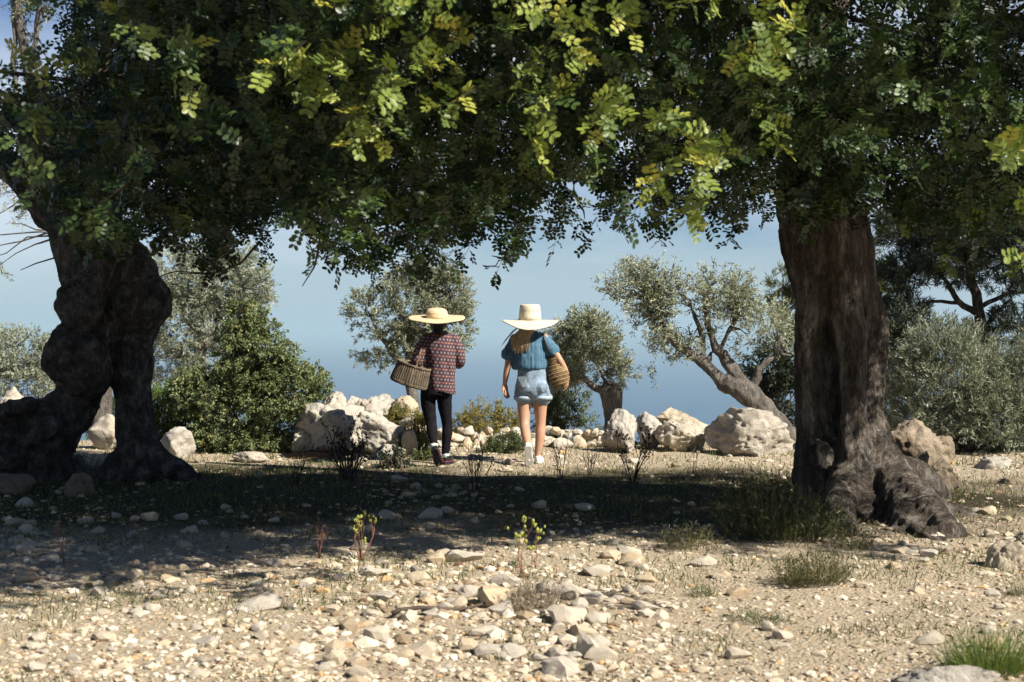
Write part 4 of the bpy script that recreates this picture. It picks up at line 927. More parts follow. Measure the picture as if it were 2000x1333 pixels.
def clump(name, label, cat, px, py, rx, h, n, mat, seed, group=None, w=0.03, splay=0.45, tint0=0.5, tv=0.25, sprig=True):
    """a tuft of upright blades; px, py is the foot of the plant"""
    rng = np.random.default_rng(seed); x, y = G(px, py); s = y / FPX; g = gz1(x, y)
    root = tag(empty(name, (x, y, g)), label, cat, group)
    a, rr = rng.uniform(0, 6.28, n), np.sqrt(rng.uniform(0, 1, n)) * rx * s
    bx, by = np.cos(a) * rr, np.sin(a) * rr * 0.8; d = np.stack([bx / (rx * s) * splay, by / (rx * s) * splay, np.ones(n)], 1) + rng.normal(size=(n, 3)) * splay * 0.5
    L = h * s * rng.uniform(0.45, 1.05, n) * (1 - 0.45 * (rr / (rx * s)) ** 2)
    base = np.stack([bx, by, gz(x + bx, y + by) - g - 0.01], 1)
    T = np.clip(tint0 + rng.normal(size=n) * tv, 0, 1)
    parts = [blades(rng, base, unit(d), L, w, T)]
    if sprig:  # short side leaves along the stems
        k = 7; t = rng.uniform(0.25, 1, (n, k, 1)); p = (base[:, None] + unit(d)[:, None] * (L[:, None, None] * t)).reshape(-1, 3)
        ld = unit(np.repeat(unit(d), k, 0) + rng.normal(size=(n * k, 3)) * 0.6)
        parts.append(blades(rng, p, ld, np.repeat(L, k) * 0.16, 0.16, np.clip(np.repeat(T, k) + rng.normal(size=n * k) * 0.12, 0, 1)))
    V, F, T = join(parts)
    o = mesh('blades', V, F, MAT[mat], root, False, {'tint': T}); o['kind'] = 'stuff'
    return root

HG = 'heath clumps by the carob trunk'
clump('heath_clump', 'largest dark heath clump spreading at the foot of the fluted carob', 'plant', 1530, 1050, 120, 110, 800, 'heath', 71, HG, 0.02, 0.55, 0.45)
clump('heath_clump', 'dark low heath mound in shade behind the largest heath clump', 'plant', 1500, 985, 75, 75, 420, 'heath', 72, HG, 0.02, 0.6, 0.3)
clump('heath_clump', 'wispy heath clump left of the largest one at the shadow edge', 'plant', 1345, 1078, 62, 58, 260, 'heath', 73, HG, 0.018, 0.45, 0.65)
clump('heath_clump', 'rounded sunlit heath clump in front of the carob roots', 'plant', 1588, 1142, 60, 82, 380, 'heath', 74, HG, 0.022, 0.55, 0.6)
clump('heath_clump', 'thin heath sprigs against the front root of the fluted carob', 'plant', 1665, 1075, 35, 60, 120, 'heath', 75, HG, 0.02, 0.5, 0.6)
clump('green_plant', 'small feathery green plant right of the smooth white stone', 'plant', 1375, 1160, 26, 40, 110, 'bush_green', 76, None, 0.03, 0.6, 0.6)
clump('green_plant', 'flat sprawling dark green plant on the fine gravel', 'plant', 1478, 1215, 66, 36, 300, 'bush_green', 77, None, 0.05, 1.1, 0.45)
clump('grass_tuft', 'bright green grass tuft in the bottom corner behind the smooth boulder', 'grass', 1935, 1318, 85, 120, 900, 'grass_bright', 78, None, 0.018, 0.6, 0.45, sprig=False)
clump('green_plant', 'pale teal ground plant at the edge of the sunny gravel', 'plant', 22, 1186, 40, 18, 130, 'olive_silver', 79, None, 0.08, 1.2, 0.6)
clump('green_plant', 'green plant beside the craggy white boulder at the edge', 'plant', 1990, 1160, 30, 36, 120, 'bush_green', 80, None, 0.04, 0.7, 0.4)
clump('grass_tuft', 'small fresh green grass tuft in the shade left of the heath', 'grass', 1335, 955, 16, 26, 90, 'grass_bright', 81, None, 0.03, 0.6, 0.5, sprig=False)
clump('grass_tuft', 'dry straw coloured grass tuft above the low bright bush', 'grass', 338, 800, 30, 66, 170, 'straw', 82, None, 0.02, 0.5, 0.7, sprig=False)
clump('grass_tuft', 'dry red brown tuft sticking up in the foreground stones', 'grass', 1045, 1200, 38, 85, 190, 'straw', 83, None, 0.016, 0.75, 0.1, 0.1, sprig=True)

def stalks(name, label, px, py, w, h, n, seed, mat='dead_stem', rad=0.004, fork=2, buds=None, group=None, cat='plant'):
    rng = np.random.default_rng(seed); x, y = G(px, py); s = y / FPX; root = tag(empty(name, (x, y, gz1(x, y))), label, cat, group)
    mb, bb = MB(), MB()
    def grow(p, d, L, r, lev):
        q = [p]; dd = d
        for _ in range(4):
            dd = unit(dd + rng.normal(size=3) * 0.13 + np.array([0, 0, 0.12])); q.append(q[-1] + dd * L / 4)
        mb.tube(q, np.linspace(r, r * 0.55, 5), 4)
        if lev > 0:
            for _ in range(int(rng.integers(2, 4))):
                i = int(rng.integers(2, 5)); grow(q[i], unit(dd + rng.normal(size=3) * 0.5 + np.array([0, 0, 0.35])), L * rng.uniform(0.35, 0.6), r * 0.6, lev - 1)
        elif buds:
            bb.ball(q[-1], np.array([1, 1, 1.5]) * buds * rng.uniform(0.7, 1.3), 1)
            for _ in range(3): bb.ball(q[-1] + rng.normal(size=3) * buds * 1.4, np.array([1.0, .7, 1.4]) * buds * rng.uniform(0.5, 1.1), 1)
    for _ in range(n):
        a = rng.uniform(0, 6.28); o = np.array([math.cos(a), math.sin(a) * .7, 0]) * w * s * 0.18 * rng.uniform(0, 1)
        grow(o, unit(np.array([math.cos(a) * w / h * 0.8, math.sin(a) * w / h * 0.6, 1.0])), h * s * rng.uniform(0.5, 0.72), rad, fork)
    mb.build('stem', MAT[mat], root)
    if buds: bb.build('buds', MAT['bud'] if mat != 'dead_stem' else MAT['dead_stem'], root)['kind'] = 'stuff'
    return root

DG = 'dry stalks along the shade edge'
stalks('dry_shrub', 'black dry twiggy shrub in front of the overhanging boulder', 680, 945, 70, 105, 20, 91, rad=0.007, buds=0.007, group=DG, cat='shrub')
bush('dark_bush', 'low dark leafy shrub between the black shrub and the leggings', 'shrub', 15.2, [(768, 893, 22, 20), (752, 905, 16, 14), (785, 908, 16, 12)], 60, 'bush_dark', 58, DG, twig=0.1, nleaf=16, L=0.035, Wd=0.016, up=0.6, tint0=0.6)
stalks('dry_shrub', 'thin bare twigs in front of the juniper at the shade edge', 575, 950, 40, 80, 7, 93, rad=0.004, group=DG, cat='shrub')
stalks('dry_shrub', 'bare branching twigs just right of the hiking shoes', 930, 960, 40, 105, 10, 94, rad=0.0045, group=DG, cat='shrub')
stalks('dry_shrub', 'single dry twig cluster right of the white shoes', 1095, 935, 26, 90, 6, 95, rad=0.004, group=DG, cat='shrub')
stalks('dry_shrub', 'dry twigs midway between the white shoes and the upright boulder', 1150, 930, 26, 62, 6, 96, rad=0.004, group=DG, cat='shrub')
stalks('dry_shrub', 'tall dry twigs in front of the upright grey boulder', 1235, 945, 30, 110, 9, 97, rad=0.0045, buds=0.007, group=DG, cat='shrub')
stalks('dry_shrub', 'thin twigs in front of the low rounded tan boulder', 1355, 930, 16, 90, 3, 98, rad=0.0035, group=DG, cat='shrub')
stalks('budding_stalk', 'pink stalks with yellow green buds at the shadow edge', 706, 1095, 40, 105, 4, 101, 'red_stem', 0.005, 1, 0.010)
stalks('budding_stalk', 'tall stalk with green flower heads in the middle of the gravel', 1018, 1120, 24, 105, 2, 102, 'red_stem', 0.004, 1, 0.013)
stalks('budding_stalk', 'short stalk with a green flower head right of the tall one', 1046, 1110, 14, 75, 2, 103, 'red_stem', 0.003, 1, 0.010)
stalks('dry_stalk', 'dry red stalk standing left of the pink budding stalks', 622, 1092, 20, 95, 3, 104, 'red_stem', 0.004, 2)
stalks('dry_stalk', 'faint thin stalk in the half shade near the blocky brown stone', 128, 1105, 24, 110, 3, 105, 'red_stem', 0.003, 1)

# fallen branch
rng = np.random.default_rng(6); a, b = G(762, 1212), G(972, 1190)
pts = np.array([[a[0] + (b[0] - a[0]) * t, a[1] + (b[1] - a[1]) * t, 0.03 + 0.012 * math.sin(t * 7)] for t in np.linspace(0, 1, 9)]); pts[:, 2] += gz(pts[:, 0], pts[:, 1]); pts[:, :2] += rng.normal(size=(9, 2)) * 0.008
fb = MB(); fb.tube(pts, np.linspace(0.013, 0.007, 9), 8); fb.tube([pts[6], pts[6] + np.array([.12, .1, .02]), pts[6] + np.array([.3, .14, .0])], [.007, .005, .003], 6)
tag(fb.build('fallen_branch', MAT['twig']), 'thin brown fallen branch lying across the foreground stones', 'branch')

# short grass and weeds: in the shade of the trees and in patches
rng = np.random.default_rng(12); n = 140000
D = rng.uniform(5.6, 18.2, n); x = rng.uniform(-0.4, 0.4, n) * D
pt = np.stack([x, D, 0 * x], 1); pat = vnoise(pt * 0.9, 61) + 0.6 * vnoise(pt * 3, 62)
pr = np.clip(0.95 * litter(x, D) + 0.9 * smooth(0.35, 0.9, pat) + 0.25 * smooth(15.3, 16.5, D), 0, 1)
k = rng.uniform(0, 1, n) < pr * 0.6; x, D, pat = x[k], D[k], pat[k]; n = len(x)
d = rng.normal(size=(n, 3)) * 0.55 + np.array([0, 0, 1.0])
V, F, T = blades(rng, np.stack([x, D, gz(x, D) - 0.004], 1), unit(d), rng.uniform(0.018, 0.055, n) * (1 + 0.06 * (D - 6)), 0.12, np.clip(rng.normal(0.42, 0.2, n), 0, 1))
tag(mesh('grass', V, F, MAT['grass'], None, False, {'tint': T}), 'short sparse grass and weeds over the stony ground', 'grass', kind='stuff')

# fallen leaves and bits of twig on the ground
rng = np.random.default_rng(19); n = 7000
D = 5.6 + 11 * rng.uniform(0, 1, n) ** 1.4; x = rng.uniform(-0.39, 0.39, n) * D; pt = np.stack([x, D, 0 * x], 1)
k = rng.uniform(0, 1, n) < 0.35 + 0.5 * np.clip(vnoise(pt * 0.9, 88), -0.5, 1) + 0.4 * litter(x, D); x, D = x[k], D[k]; n = len(x)
lv, lf = leaf_shape(1.0, 0.5)
d = rng.normal(size=(n, 3)) * np.array([1, 1, 0.18]); up = np.array([0, 0, 1.0]) + rng.normal(size=(n, 3)) * 0.35
w_ = rng.uniform(0, 1, n)
V, F, T = scatter(lv, lf, np.stack([x, D, gz(x, D) + 0.012], 1), frames(d, up), rng.uniform(0.02, 0.045, n) * (1 + 0.04 * (D - 6)), w_)
MAT['litter'] = m_leaf('dead_leaf', [(0.0, (0.05, 0.028, 0.018)), (0.5, (0.13, 0.072, 0.04)), (1.0, (0.27, 0.18, 0.10))], 0.8, 0.0)
tag(mesh('leaf_litter', V, F, MAT['litter'], None, False, {'tint': T}), 'brown fallen leaves scattered over the gravel', 'leaf litter', kind='stuff')
# ------------------------------------------------------------------ the two women
def m_cloth_print():
    m, n, l, b = new_mat('printed_shirt')
    t = nd(n, 'ShaderNodeTexCoord'); sx = nd(n, 'ShaderNodeSeparateXYZ'); l.new(t.outputs['Object'], sx.inputs[0])
    def math_(op, a, b_=None, c=None):
        x = nd(n, 'ShaderNodeMath', operation=op)
        for i, v in enumerate((a, b_, c)):
            if v is None: continue
            if isinstance(v, (int, float)): x.inputs[i].default_value = v
            else: l.new(v, x.inputs[i])
        return x.outputs[0]
    slope = math_('MULTIPLY_ADD', sx.outputs[0], 0.10, sx.outputs[2])
    side = math_('MULTIPLY_ADD', sx.outputs[1], 0.5, sx.outputs[0])
    u = math_('FRACT', math_('DIVIDE', math_('ADD', side, 5.0), 0.040)); v = math_('FRACT', math_('DIVIDE', math_('ADD', slope, 5.0), 0.072))
    cu = math_('MULTIPLY', math_('SUBTRACT', u, 0.5), 0.040); cv = math_('MULTIPLY', math_('SUBTRACT', v, 0.5), 0.072)
    r = math_('SQRT', math_('ADD', math_('MULTIPLY', cu, cu), math_('MULTIPLY', math_('MULTIPLY', cv, 0.8), math_('MULTIPLY', cv, 0.8))))
    ring = ramp(n, [(0.0, (0.50, 0.30, 0.18)), (0.10, (0.44, 0.35, 0.27)), (0.20, (0.04, 0.03, 0.045)), (0.33, (0.27, 0.19, 0.18)), (0.43, (0.035, 0.03, 0.05)), (0.70, (0.06, 0.038, 0.055)), (0.84, (0.21, 0.09, 0.08)), (1.0, (0.36, 0.20, 0.15))])
    ring.color_ramp.interpolation = 'LINEAR'
    l.new(math_('DIVIDE', r, 0.033), ring.inputs[0])
    z = nd(n, 'ShaderNodeTexNoise', Scale=60.0, Detail=3.0); l.new(t.outputs['Object'], z.inputs['Vector'])
    vr = ramp(n, [(0.3, (0.65, 0.65, 0.65)), (0.7, (1.1, 1.1, 1.1))]); l.new(z.outputs['Fac'], vr.inputs[0])
    mx = nd(n, 'ShaderNodeMix', data_type='RGBA', blend_type='MULTIPLY'); mx.inputs[0].default_value = 0.8; l.new(ring.outputs[0], mx.inputs[6]); l.new(vr.outputs[0], mx.inputs[7])
    l.new(mx.outputs[2], b.inputs['Base Color']); b.inputs['Roughness'].default_value = 0.85; b.inputs['Specular IOR Level'].default_value = 0.15
    return m

def m_straw(name, col, k=420):
    m, n, l, b = new_mat(name)
    t = nd(n, 'ShaderNodeTexCoord'); wv = nd(n, 'ShaderNodeTexWave', Scale=k / 12.0, Distortion=0.8, Detail=2.0); wv.wave_type = 'RINGS'; wv.rings_direction = 'Z'
    l.new(t.outputs['Object'], wv.inputs['Vector']); wz = nd(n, 'ShaderNodeTexNoise', Scale=70.0, Detail=4.0); l.new(t.outputs['Object'], wz.inputs['Vector'])
    ad = nd(n, 'ShaderNodeMath', operation='MULTIPLY_ADD'); l.new(wv.outputs['Fac'], ad.inputs[0]); ad.inputs[1].default_value = 0.5; l.new(wz.outputs['Fac'], ad.inputs[2])
    c = np.array(col); r = ramp(n, [(0.3, c * 0.55), (0.6, c), (1.0, np.minimum(c * 1.1, .9))]); l.new(ad.outputs[0], r.inputs[0]); l.new(r.outputs[0], b.inputs['Base Color'])
    u = nd(n, 'ShaderNodeBump', Strength=0.5, Distance=0.004); l.new(ad.outputs[0], u.inputs['Height']); l.new(u.outputs[0], b.inputs['Normal'])
    b.inputs['Roughness'].default_value = 0.7; b.inputs['Specular IOR Level'].default_value = 0.2
    return m

MAT['print'] = m_cloth_print()
MAT['skin'] = m_plain('tanned_skin', (0.42, 0.235, 0.15), 0.5, 0.08, 12)
MAT['leggings'] = m_plain('black_leggings', (0.009, 0.008, 0.010), 0.9, 0.3, 30, spec=0.08)
MAT['blue_shirt'] = m_plain('blue_chambray', (0.062, 0.138, 0.205), 0.85, 0.18, 24, 0.25, 300)
MAT['denim'] = m_plain('washed_denim', (0.20, 0.265, 0.335), 0.85, 0.42, 13, 0.3, 260)
MAT['denim_pale'] = m_plain('pale_denim', (0.31, 0.375, 0.44), 0.85, 0.18, 22, 0.2, 260)
MAT['hair_dark'] = m_plain('dark_hair', (0.012, 0.009, 0.008), 0.5, 0.4, 40)
MAT['hair_blond'] = m_plain('blond_hair', (0.46, 0.35, 0.21), 0.5, 0.4, 60)
MAT['straw_hat'] = m_straw('straw_plait', (0.58, 0.45, 0.28))
MAT['palm_hat'] = m_straw('palm_straw', (0.62, 0.55, 0.41))
MAT['wicker'] = m_bark('wicker_grey', (0.06, 0.045, 0.032), (0.155, 0.12, 0.085), (0.27, 0.22, 0.165), 14.0, 0.4, 0.2)
MAT['rattan'] = m_bark('rattan_brown', (0.07, 0.042, 0.02), (0.19, 0.12, 0.058), (0.34, 0.235, 0.125), 16.0, 0.4, 1.0)
MAT['rattan_pale'] = m_plain('pale_rattan', (0.34, 0.24, 0.13), 0.7, 0.3, 60)
MAT['white_shoe'] = m_plain('white_canvas', (0.78, 0.78, 0.76), 0.7, 0.05, 30)
MAT['sole'] = m_plain('worn_sole', (0.46, 0.44, 0.40), 0.8, 0.12, 40, 0.4, 120)
MAT['hike_shoe'] = m_plain('dark_hiking_shoe', (0.018, 0.017, 0.018), 0.8, 0.3, 40, spec=0.1)
MAT['shoe_trim'] = m_plain('wine_red_trim', (0.16, 0.03, 0.055), 0.7, 0.2, 40)
MAT['sock'] = m_plain('pale_sock', (0.50, 0.56, 0.58), 0.9, 0.2, 60)
MAT['strap'] = m_plain('dark_leather', (0.05, 0.032, 0.02), 0.7, 0.3, 50)
MAT['eye'] = m_plain('eye_white', (0.7, 0.7, 0.7), 0.3, 0.05)

def bez(pts, rad, k=5):
    pts, rad = np.asarray(pts, float), np.asarray(rad, float); m_ = (len(pts) - 1) * k + 1; t = np.linspace(0, len(pts) - 1, m_); i = np.arange(len(pts))
    sp = np.stack([np.interp(t, i, pts[:, j]) for j in range(3)], 1); sr = np.interp(t, i, rad)
    for _ in range(3): sp[1:-1] = (sp[:-2] + 2 * sp[1:-1] + sp[2:]) / 4; sr[1:-1] = (sr[:-2] + 2 * sr[1:-1] + sr[2:]) / 4
    return sp, sr

def limb(mb, pts, rad, seg=14):
    sp, sr = bez(pts, rad); mb.tube(sp, sr, seg); mb.ball(sp[0], sr[0] * 0.98); mb.ball(sp[-1], sr[-1] * 0.98)

def hand(mb, wrist, d, nrm, thumb_side, curl=0.35, size=1.0):
    """palm and five bent fingers; d points to the fingertips, nrm out of the palm"""
    d = unit(np.asarray(d, float)); nrm = np.asarray(nrm, float); nrm = unit(nrm - d * nrm.dot(d)); s = np.cross(d, nrm) * thumb_side
    w = np.asarray(wrist, float); pal = [w, w + d * 0.045 * size, w + d * 0.085 * size]
    for off in (-0.024, -0.008, 0.008, 0.024):
        mb.tube(np.array(pal) + s * off * size, np.array([0.015, 0.0165, 0.0135]) * size, 8)
    for k, (off, L) in enumerate([(0.031, 0.072), (0.0105, 0.080), (-0.0105, 0.075), (-0.031, 0.058)]):
        p = w + d * 0.08 * size + s * off * size; q = [p - d * 0.02]; a = 0.1; sp = s * (off * 1.6)
        for seg_, f in enumerate((0.45, 0.32, 0.23)):
            a += curl * (0.8 + 0.3 * seg_); q.append(q[-1] + (d * math.cos(a) + nrm * math.sin(a) + sp) * L * f * size + (d * 0.02 if seg_ == 0 else 0))
        mb.tube(q, np.array([0.0092, 0.0086, 0.0078, 0.0065]) * size, 8); mb.ball(q[-1], 0.0066 * size, 1)
    p = w + d * 0.022 * size + s * 0.026 * size; q = [p, p + (s * 0.7 + d * 0.55 + nrm * 0.25) * 0.036 * size, p + (s * 0.95 + d * 1.35 + nrm * 0.6) * 0.036 * size, p + (s * 1.0 + d * 2.0 + nrm * 0.9) * 0.036 * size]
    mb.tube(q, np.array([0.0125, 0.011, 0.0095, 0.0075]) * size, 8); mb.ball(q[-1], 0.0076 * size, 1)

def head(mb, c, neck):
    c = np.asarray(c, float); mb.ball(c + [0, 0.0, 0.015], (0.074, 0.09, 0.10), 3); mb.ball(c + [0, 0.03, -0.045], (0.058, 0.062, 0.07), 3)
    mb.tube([c + [0, .09, .01], c + [0, .104, -.02], c + [0, .092, -.035]], [.008, .013, .009], 8)     # nose
    for s in (-1, 1): mb.ball(c + [s * 0.076, -0.005, -0.015], (0.009, 0.02, 0.032), 2)                # ears
    mb.ball(c + [0, .083, -.062], (.024, .012, .009), 2)                                               # mouth
    mb.tube([c + [0, -0.005, -0.05], np.asarray(neck, float)], [0.05, 0.056], 14)

def eyes(root, c):
    for s in (-1, 1):
        o = MB().ball(np.asarray(c, float) + [s * 0.03, 0.082, 0.0], 0.011, 2).build('eye', MAT['eye'], root)

def cloth(name, mb, vox, mat, root, amp=0.006, sc=(9, 9, 3), seed=1, it=3, amp2=0.0, post=None):
    V, N, F = mb.fuse(vox, it)
    V = V + N * (fbm(V * np.array(sc) * 2.2, 3, seed) * amp)[:, None]
    if amp2: V = V + N * (amp2 * np.abs(vnoise(V * np.array([38, 20, 3.0]), seed + 5)))[:, None]
    if post is not None: V = post(V)
    return mesh(name, V, F, MAT[mat], root, True)

def lathe(mb, prof, seg=48, fz=None):
    ang = np.linspace(0, 2 * np.pi, seg, endpoint=False); V = []
    for (r, z) in prof:
        zz = np.full(seg, z) + (fz(r, ang) if fz else 0); V.append(np.stack([r * np.cos(ang), r * np.sin(ang), zz], 1))
    F = []
    for k in range(len(prof) - 1):
        for j in range(seg): F.append((k*seg+j, k*seg+(j+1) % seg, (k+1)*seg+(j+1) % seg, (k+1)*seg+j))
    F.append(tuple(range(seg))[::-1]); F.append(tuple((len(prof)-1)*seg+j for j in range(seg)))
    mb.add(np.concatenate(V), F)

def shoe_lifted(root, heel, toe, w, mat, trim=None, nx=0.0):
    """a shoe standing on its toe, sole turned to the viewer"""
    heel, toe = np.asarray(heel, float), np.asarray(toe, float); ax = unit(toe - heel); L = np.linalg.norm(toe - heel); nrm = unit(np.array([nx, -1, -0.35]) - ax * (np.array([nx, -1, -0.35]) @ ax)); sd = np.cross(ax, nrm)
    sh = empty('shoe'); sh.parent = root
    prof = [(0.0, .55), (.05, .8), (.2, .84), (.4, .74), (.6, .86), (.8, 1.0), (.92, .86), (1.0, .45)]
    def slab(n0, n1, k, name, m_):
        V, F = [], []
        for t, ww in prof:
            for nn in (n0, n1):
                for s in (-1, 1): V.append(heel + ax * L * t + sd * s * ww * w * k + nrm * nn)
        for i in range(len(prof) - 1):
            a = i * 4; b_ = a + 4
            F += [(a, a+1, b_+1, b_), (a+2, b_+2, b_+3, a+3), (a, b_, b_+2, a+2), (a+1, a+3, b_+3, b_+1)]
        F += [(0, 2, 3, 1), (len(V)-4, len(V)-3, len(V)-1, len(V)-2)]
        o = mesh(name, V, F, m_, sh, False); bv = o.modifiers.new('b', 'BEVEL'); bv.width = 0.006; bv.segments = 2; return o
    slab(0.0, -0.018, 1.0, 'sole', MAT['sole'] if mat == 'white_shoe' else MAT['hike_shoe'])
    mb = MB(); up = -nrm
    pts = [heel + ax * L * t + up * (0.018 + h * 0.6) for t, h in ((0.06, .05), (.25, .06), (.5, .05), (.75, .035), (.92, .022))]
    mb.tube(pts, [w * .78, w * .84, w * .82, w * .86, w * .6], 14)
    mb.ball(pts[0], w * .78); mb.ball(pts[-1], w * .6)
    mb.build('upper', MAT[mat], sh)
    if trim:
        tb = MB(); tb.tube([heel + ax * L * t + up * 0.012 + sd * s * w * 1.0 for s, t in ((-1, .8), (-1, .3), (-.7, 0.02), (.7, 0.02), (1, .3), (1, .8))], 0.0045, 8); tb.build('trim', MAT[trim], sh)
    return sh

def shoe_flat(root, c, w, L, mat, trim=None, yaw=0.0, h=0.075):
    """a shoe flat on the ground, toe pointing away from the viewer; c under the heel"""
    sh = empty('shoe'); sh.parent = root; sh.location = [float(v) for v in c]; sh.rotation_euler = (0, 0, yaw)
    mb = MB(); mb.loft([(0, L * .42, .0, w * .95, L * .55), (0, L * .42, .006, w * 1.05, L * .57), (0, L * .42, .024, w * 1.02, L * .56)], 24, pw=2.3); mb.build('sole', MAT['sole'] if mat == 'white_shoe' else MAT['hike_shoe'], sh)
    ub = MB(); ub.loft([(0, L * .41, .022, w * .98, L * .54), (0, L * .40, .045, w * .95, L * .50), (0, L * .24, .065, w * .86, L * .34), (0, L * .1, h, w * .78, L * .18), (0, L * .09, h + .012, w * .74, L * .165)], 24); ub.build('upper', MAT[mat], sh)
    if trim: MB().loft([(0, L * .41, .03, w * 1.0, L * .545), (0, L * .41, .042, w * .99, L * .53)], 24).build('trim', MAT[trim], sh)
    return sh

def hat(root, c, tilt, brim, crown, mat, saddle=0.0, label=None, roll=0.0):
    h = empty('hat'); h.parent = root; h.location = c; h.rotation_euler = (tilt, roll, 0)
    fz = (lambda r, a: -saddle * (np.sin(a) ** 2) * (max(0, r - crown[0]) / (brim - crown[0])) ** 1.2 + 0.007 * np.sin(a * 3 + 1 + 20 * saddle) * np.sin(a * 2) * (r / brim) ** 2)
    mb = MB(); rs = np.linspace(crown[0] * 0.9, brim, 8)
    lathe(mb, [(r, 0.006) for r in rs] + [(brim + .003, 0.002), (brim, -0.003)] + [(r, -0.004) for r in rs[::-1]], 64, fz); mb.build('brim', MAT[mat], h)
    cb = MB(); lathe(cb, crown[2], 48); cb.build('crown', MAT[mat], h)
    if label: h['label'] = label
    return h

# --- woman with the basket
DL = 15.45; fx, fz_ = (855 - 1000) / FPX * DL, gz1((855 - 1000) / FPX * DL, DL)
wl = tag(empty('person', (fx, DL, fz_)), 'person in a patterned red blouse, black leggings and flat straw hat, walking away', 'person')
b = MB()
b.loft([(-.02, 0, .78, .15, .11), (-.02, 0, .90, .16, .115), (0.0, 0, 1.05, .12, .09), (.02, 0, 1.22, .135, .10), (.03, 0, 1.36, .15, .085), (.03, 0, 1.42, .10, .065)], 24)
limb(b, [(-.095, 0, .84), (-.105, .02, .62), (-.062, .0, .44), (-.045, -.12, .33), (-.028, -.25, .235)], [.080, .070, .050, .050, .033])
limb(b, [(-.028, -.25, .235), (-.01, -.255, .18), (.0, -.21, .09), (.005, -.17, .05)], [.033, .034, .032, .022])
limb(b, [(.075, 0, .84), (.075, .04, .62), (.098, .07, .43), (.098, .05, .31), (.08, .04, .11), (.08, .05, .055)], [.080, .070, .048, .050, .031, .034])
limb(b, [(.08, .03, .04), (.085, .16, .03)], [.032, .025])
limb(b, [(-.14, 0, 1.37), (-.20, -.02, 1.22), (-.235, -.01, 1.10)], [.045, .040, .036]); limb(b, [(-.235, -.01, 1.10), (-.215, .12, 1.065), (-.19, .24, 1.05)], [.036, .034, .025])
hand(b, (-.19, .24, 1.05), (-.25, .8, -.55), (0.6, .1, -.6), -1, 0.75)
limb(b, [(.19, 0, 1.37), (.235, -.01, 1.22), (.245, .0, 1.11)], [.045, .040, .036]); limb(b, [(.245, .0, 1.11), (.22, .13, 1.09), (.16, .24, 1.10)], [.036, .034, .025])
hand(b, (.16, .24, 1.10), (-.55, .8, .1), (-.6, -.3, -.4), 1, 0.5)
head(b, (.0, .02, 1.545), (.02, -.005, 1.40))
V, N, F = b.fuse(0.0075, 2); mesh('body', V, F, MAT['skin'], wl, True); eyes(wl, (.0, .02, 1.545))
b = MB()
b.loft([(-.015, 0, .76, .15, .118), (-.015, 0, .9, .166, .125), (-.01, 0, 1.0, .14, .11)], 24)
limb(b, [(-.10, 0, .86), (-.108, .02, .64), (-.068, .0, .45), (-.05, -.11, .345), (-.030, -.235, .25)], [.094, .080, .058, .058, .038])
limb(b, [(.072, 0, .86), (.072, .04, .64), (.10, .07, .44), (.10, .05, .32), (.08, .04, .13)], [.094, .078, .056, .060, .043])
cloth('leggings', b, 0.008, 'leggings', wl, 0.004, (8, 8, 8), 3)
b = MB()
b.loft([(.035, -.005, .785, .150, .125), (.035, -.005, .84, .152, .13), (.03, -.005, .95, .155, .135), (.04, 0, 1.08, .165, .135), (.045, 0, 1.22, .178, .13), (.035, 0, 1.33, .185, .115), (.03, 0, 1.395, .165, .095), (.025, 0, 1.43, .10, .075), (.02, .0, 1.455, .062, .062)], 28)
limb(b, [(-.115, 0, 1.365), (-.185, -.015, 1.24), (-.228, -.02, 1.12), (-.205, .09, 1.07), (-.195, .17, 1.055)], [.075, .070, .066, .062, .052])
limb(b, [(.17, 0, 1.365), (.228, -.01, 1.24), (.245, -.015, 1.13), (.225, .10, 1.09), (.19, .17, 1.095)], [.07, .064, .06, .056, .048])
def hem(V):
    k = smooth(0.90, 0.78, V[:, 2]); V = V.copy(); V[:, 2] += k * (-0.035 * smooth(.08, .19, V[:, 0]) + 0.02 * np.sin(V[:, 0] * 45) * 0.5 + .01); V[:, 0] += k * 0.012 * np.sin(V[:, 1] * 50); return V
cloth('blouse', b, 0.010, 'print', wl, 0.010, (7, 7, 2.2), 5, 3, 0.0, hem)
b = MB(); hc = np.array([.0, .02, 1.545]); b.ball(hc + [0, -.025, .0], (.088, .09, .10), 3); b.tube([hc + [0, -.06, .0], hc + [.005, -.068, -.07], hc + [.01, -.06, -.125]], [.075, .062, .04], 16); b.ball(hc + [.01, -.06, -.12], .045, 2)
cloth('hair', b, 0.009, 'hair_dark', wl, 0.004, (14, 14, 3), 6)
hat(wl, (-.012, .0, 1.60), R(9.5), .306, (.118, 0, [(.122, .0), (.121, .03), (.117, .062), (.107, .083), (.085, .097), (.05, .104), (.004, .106)]), 'straw_hat', 0.012, 'wide flat brimmed straw hat with a low round crown', R(0.5))
shoe_lifted(wl, (-.022, -.322, .20), (.03, -.25, .008), .046, 'hike_shoe', 'shoe_trim', -0.15)
MB().loft([(-.024, -.25, .20, .042, .042), (-.026, -.25, .235, .041, .041), (-.03, -.245, .255, .042, .042)], 18).build('sock', MAT['sock'], wl)
shoe_flat(wl, (.085, .02, 0), .048, .24, 'hike_shoe', 'shoe_trim', R(-14), .085)
MB().loft([(.082, .04, .08, .042, .042), (.08, .04, .115, .04, .04), (.08, .04, .14, .041, .041)], 18).build('sock', MAT['sock'], wl)

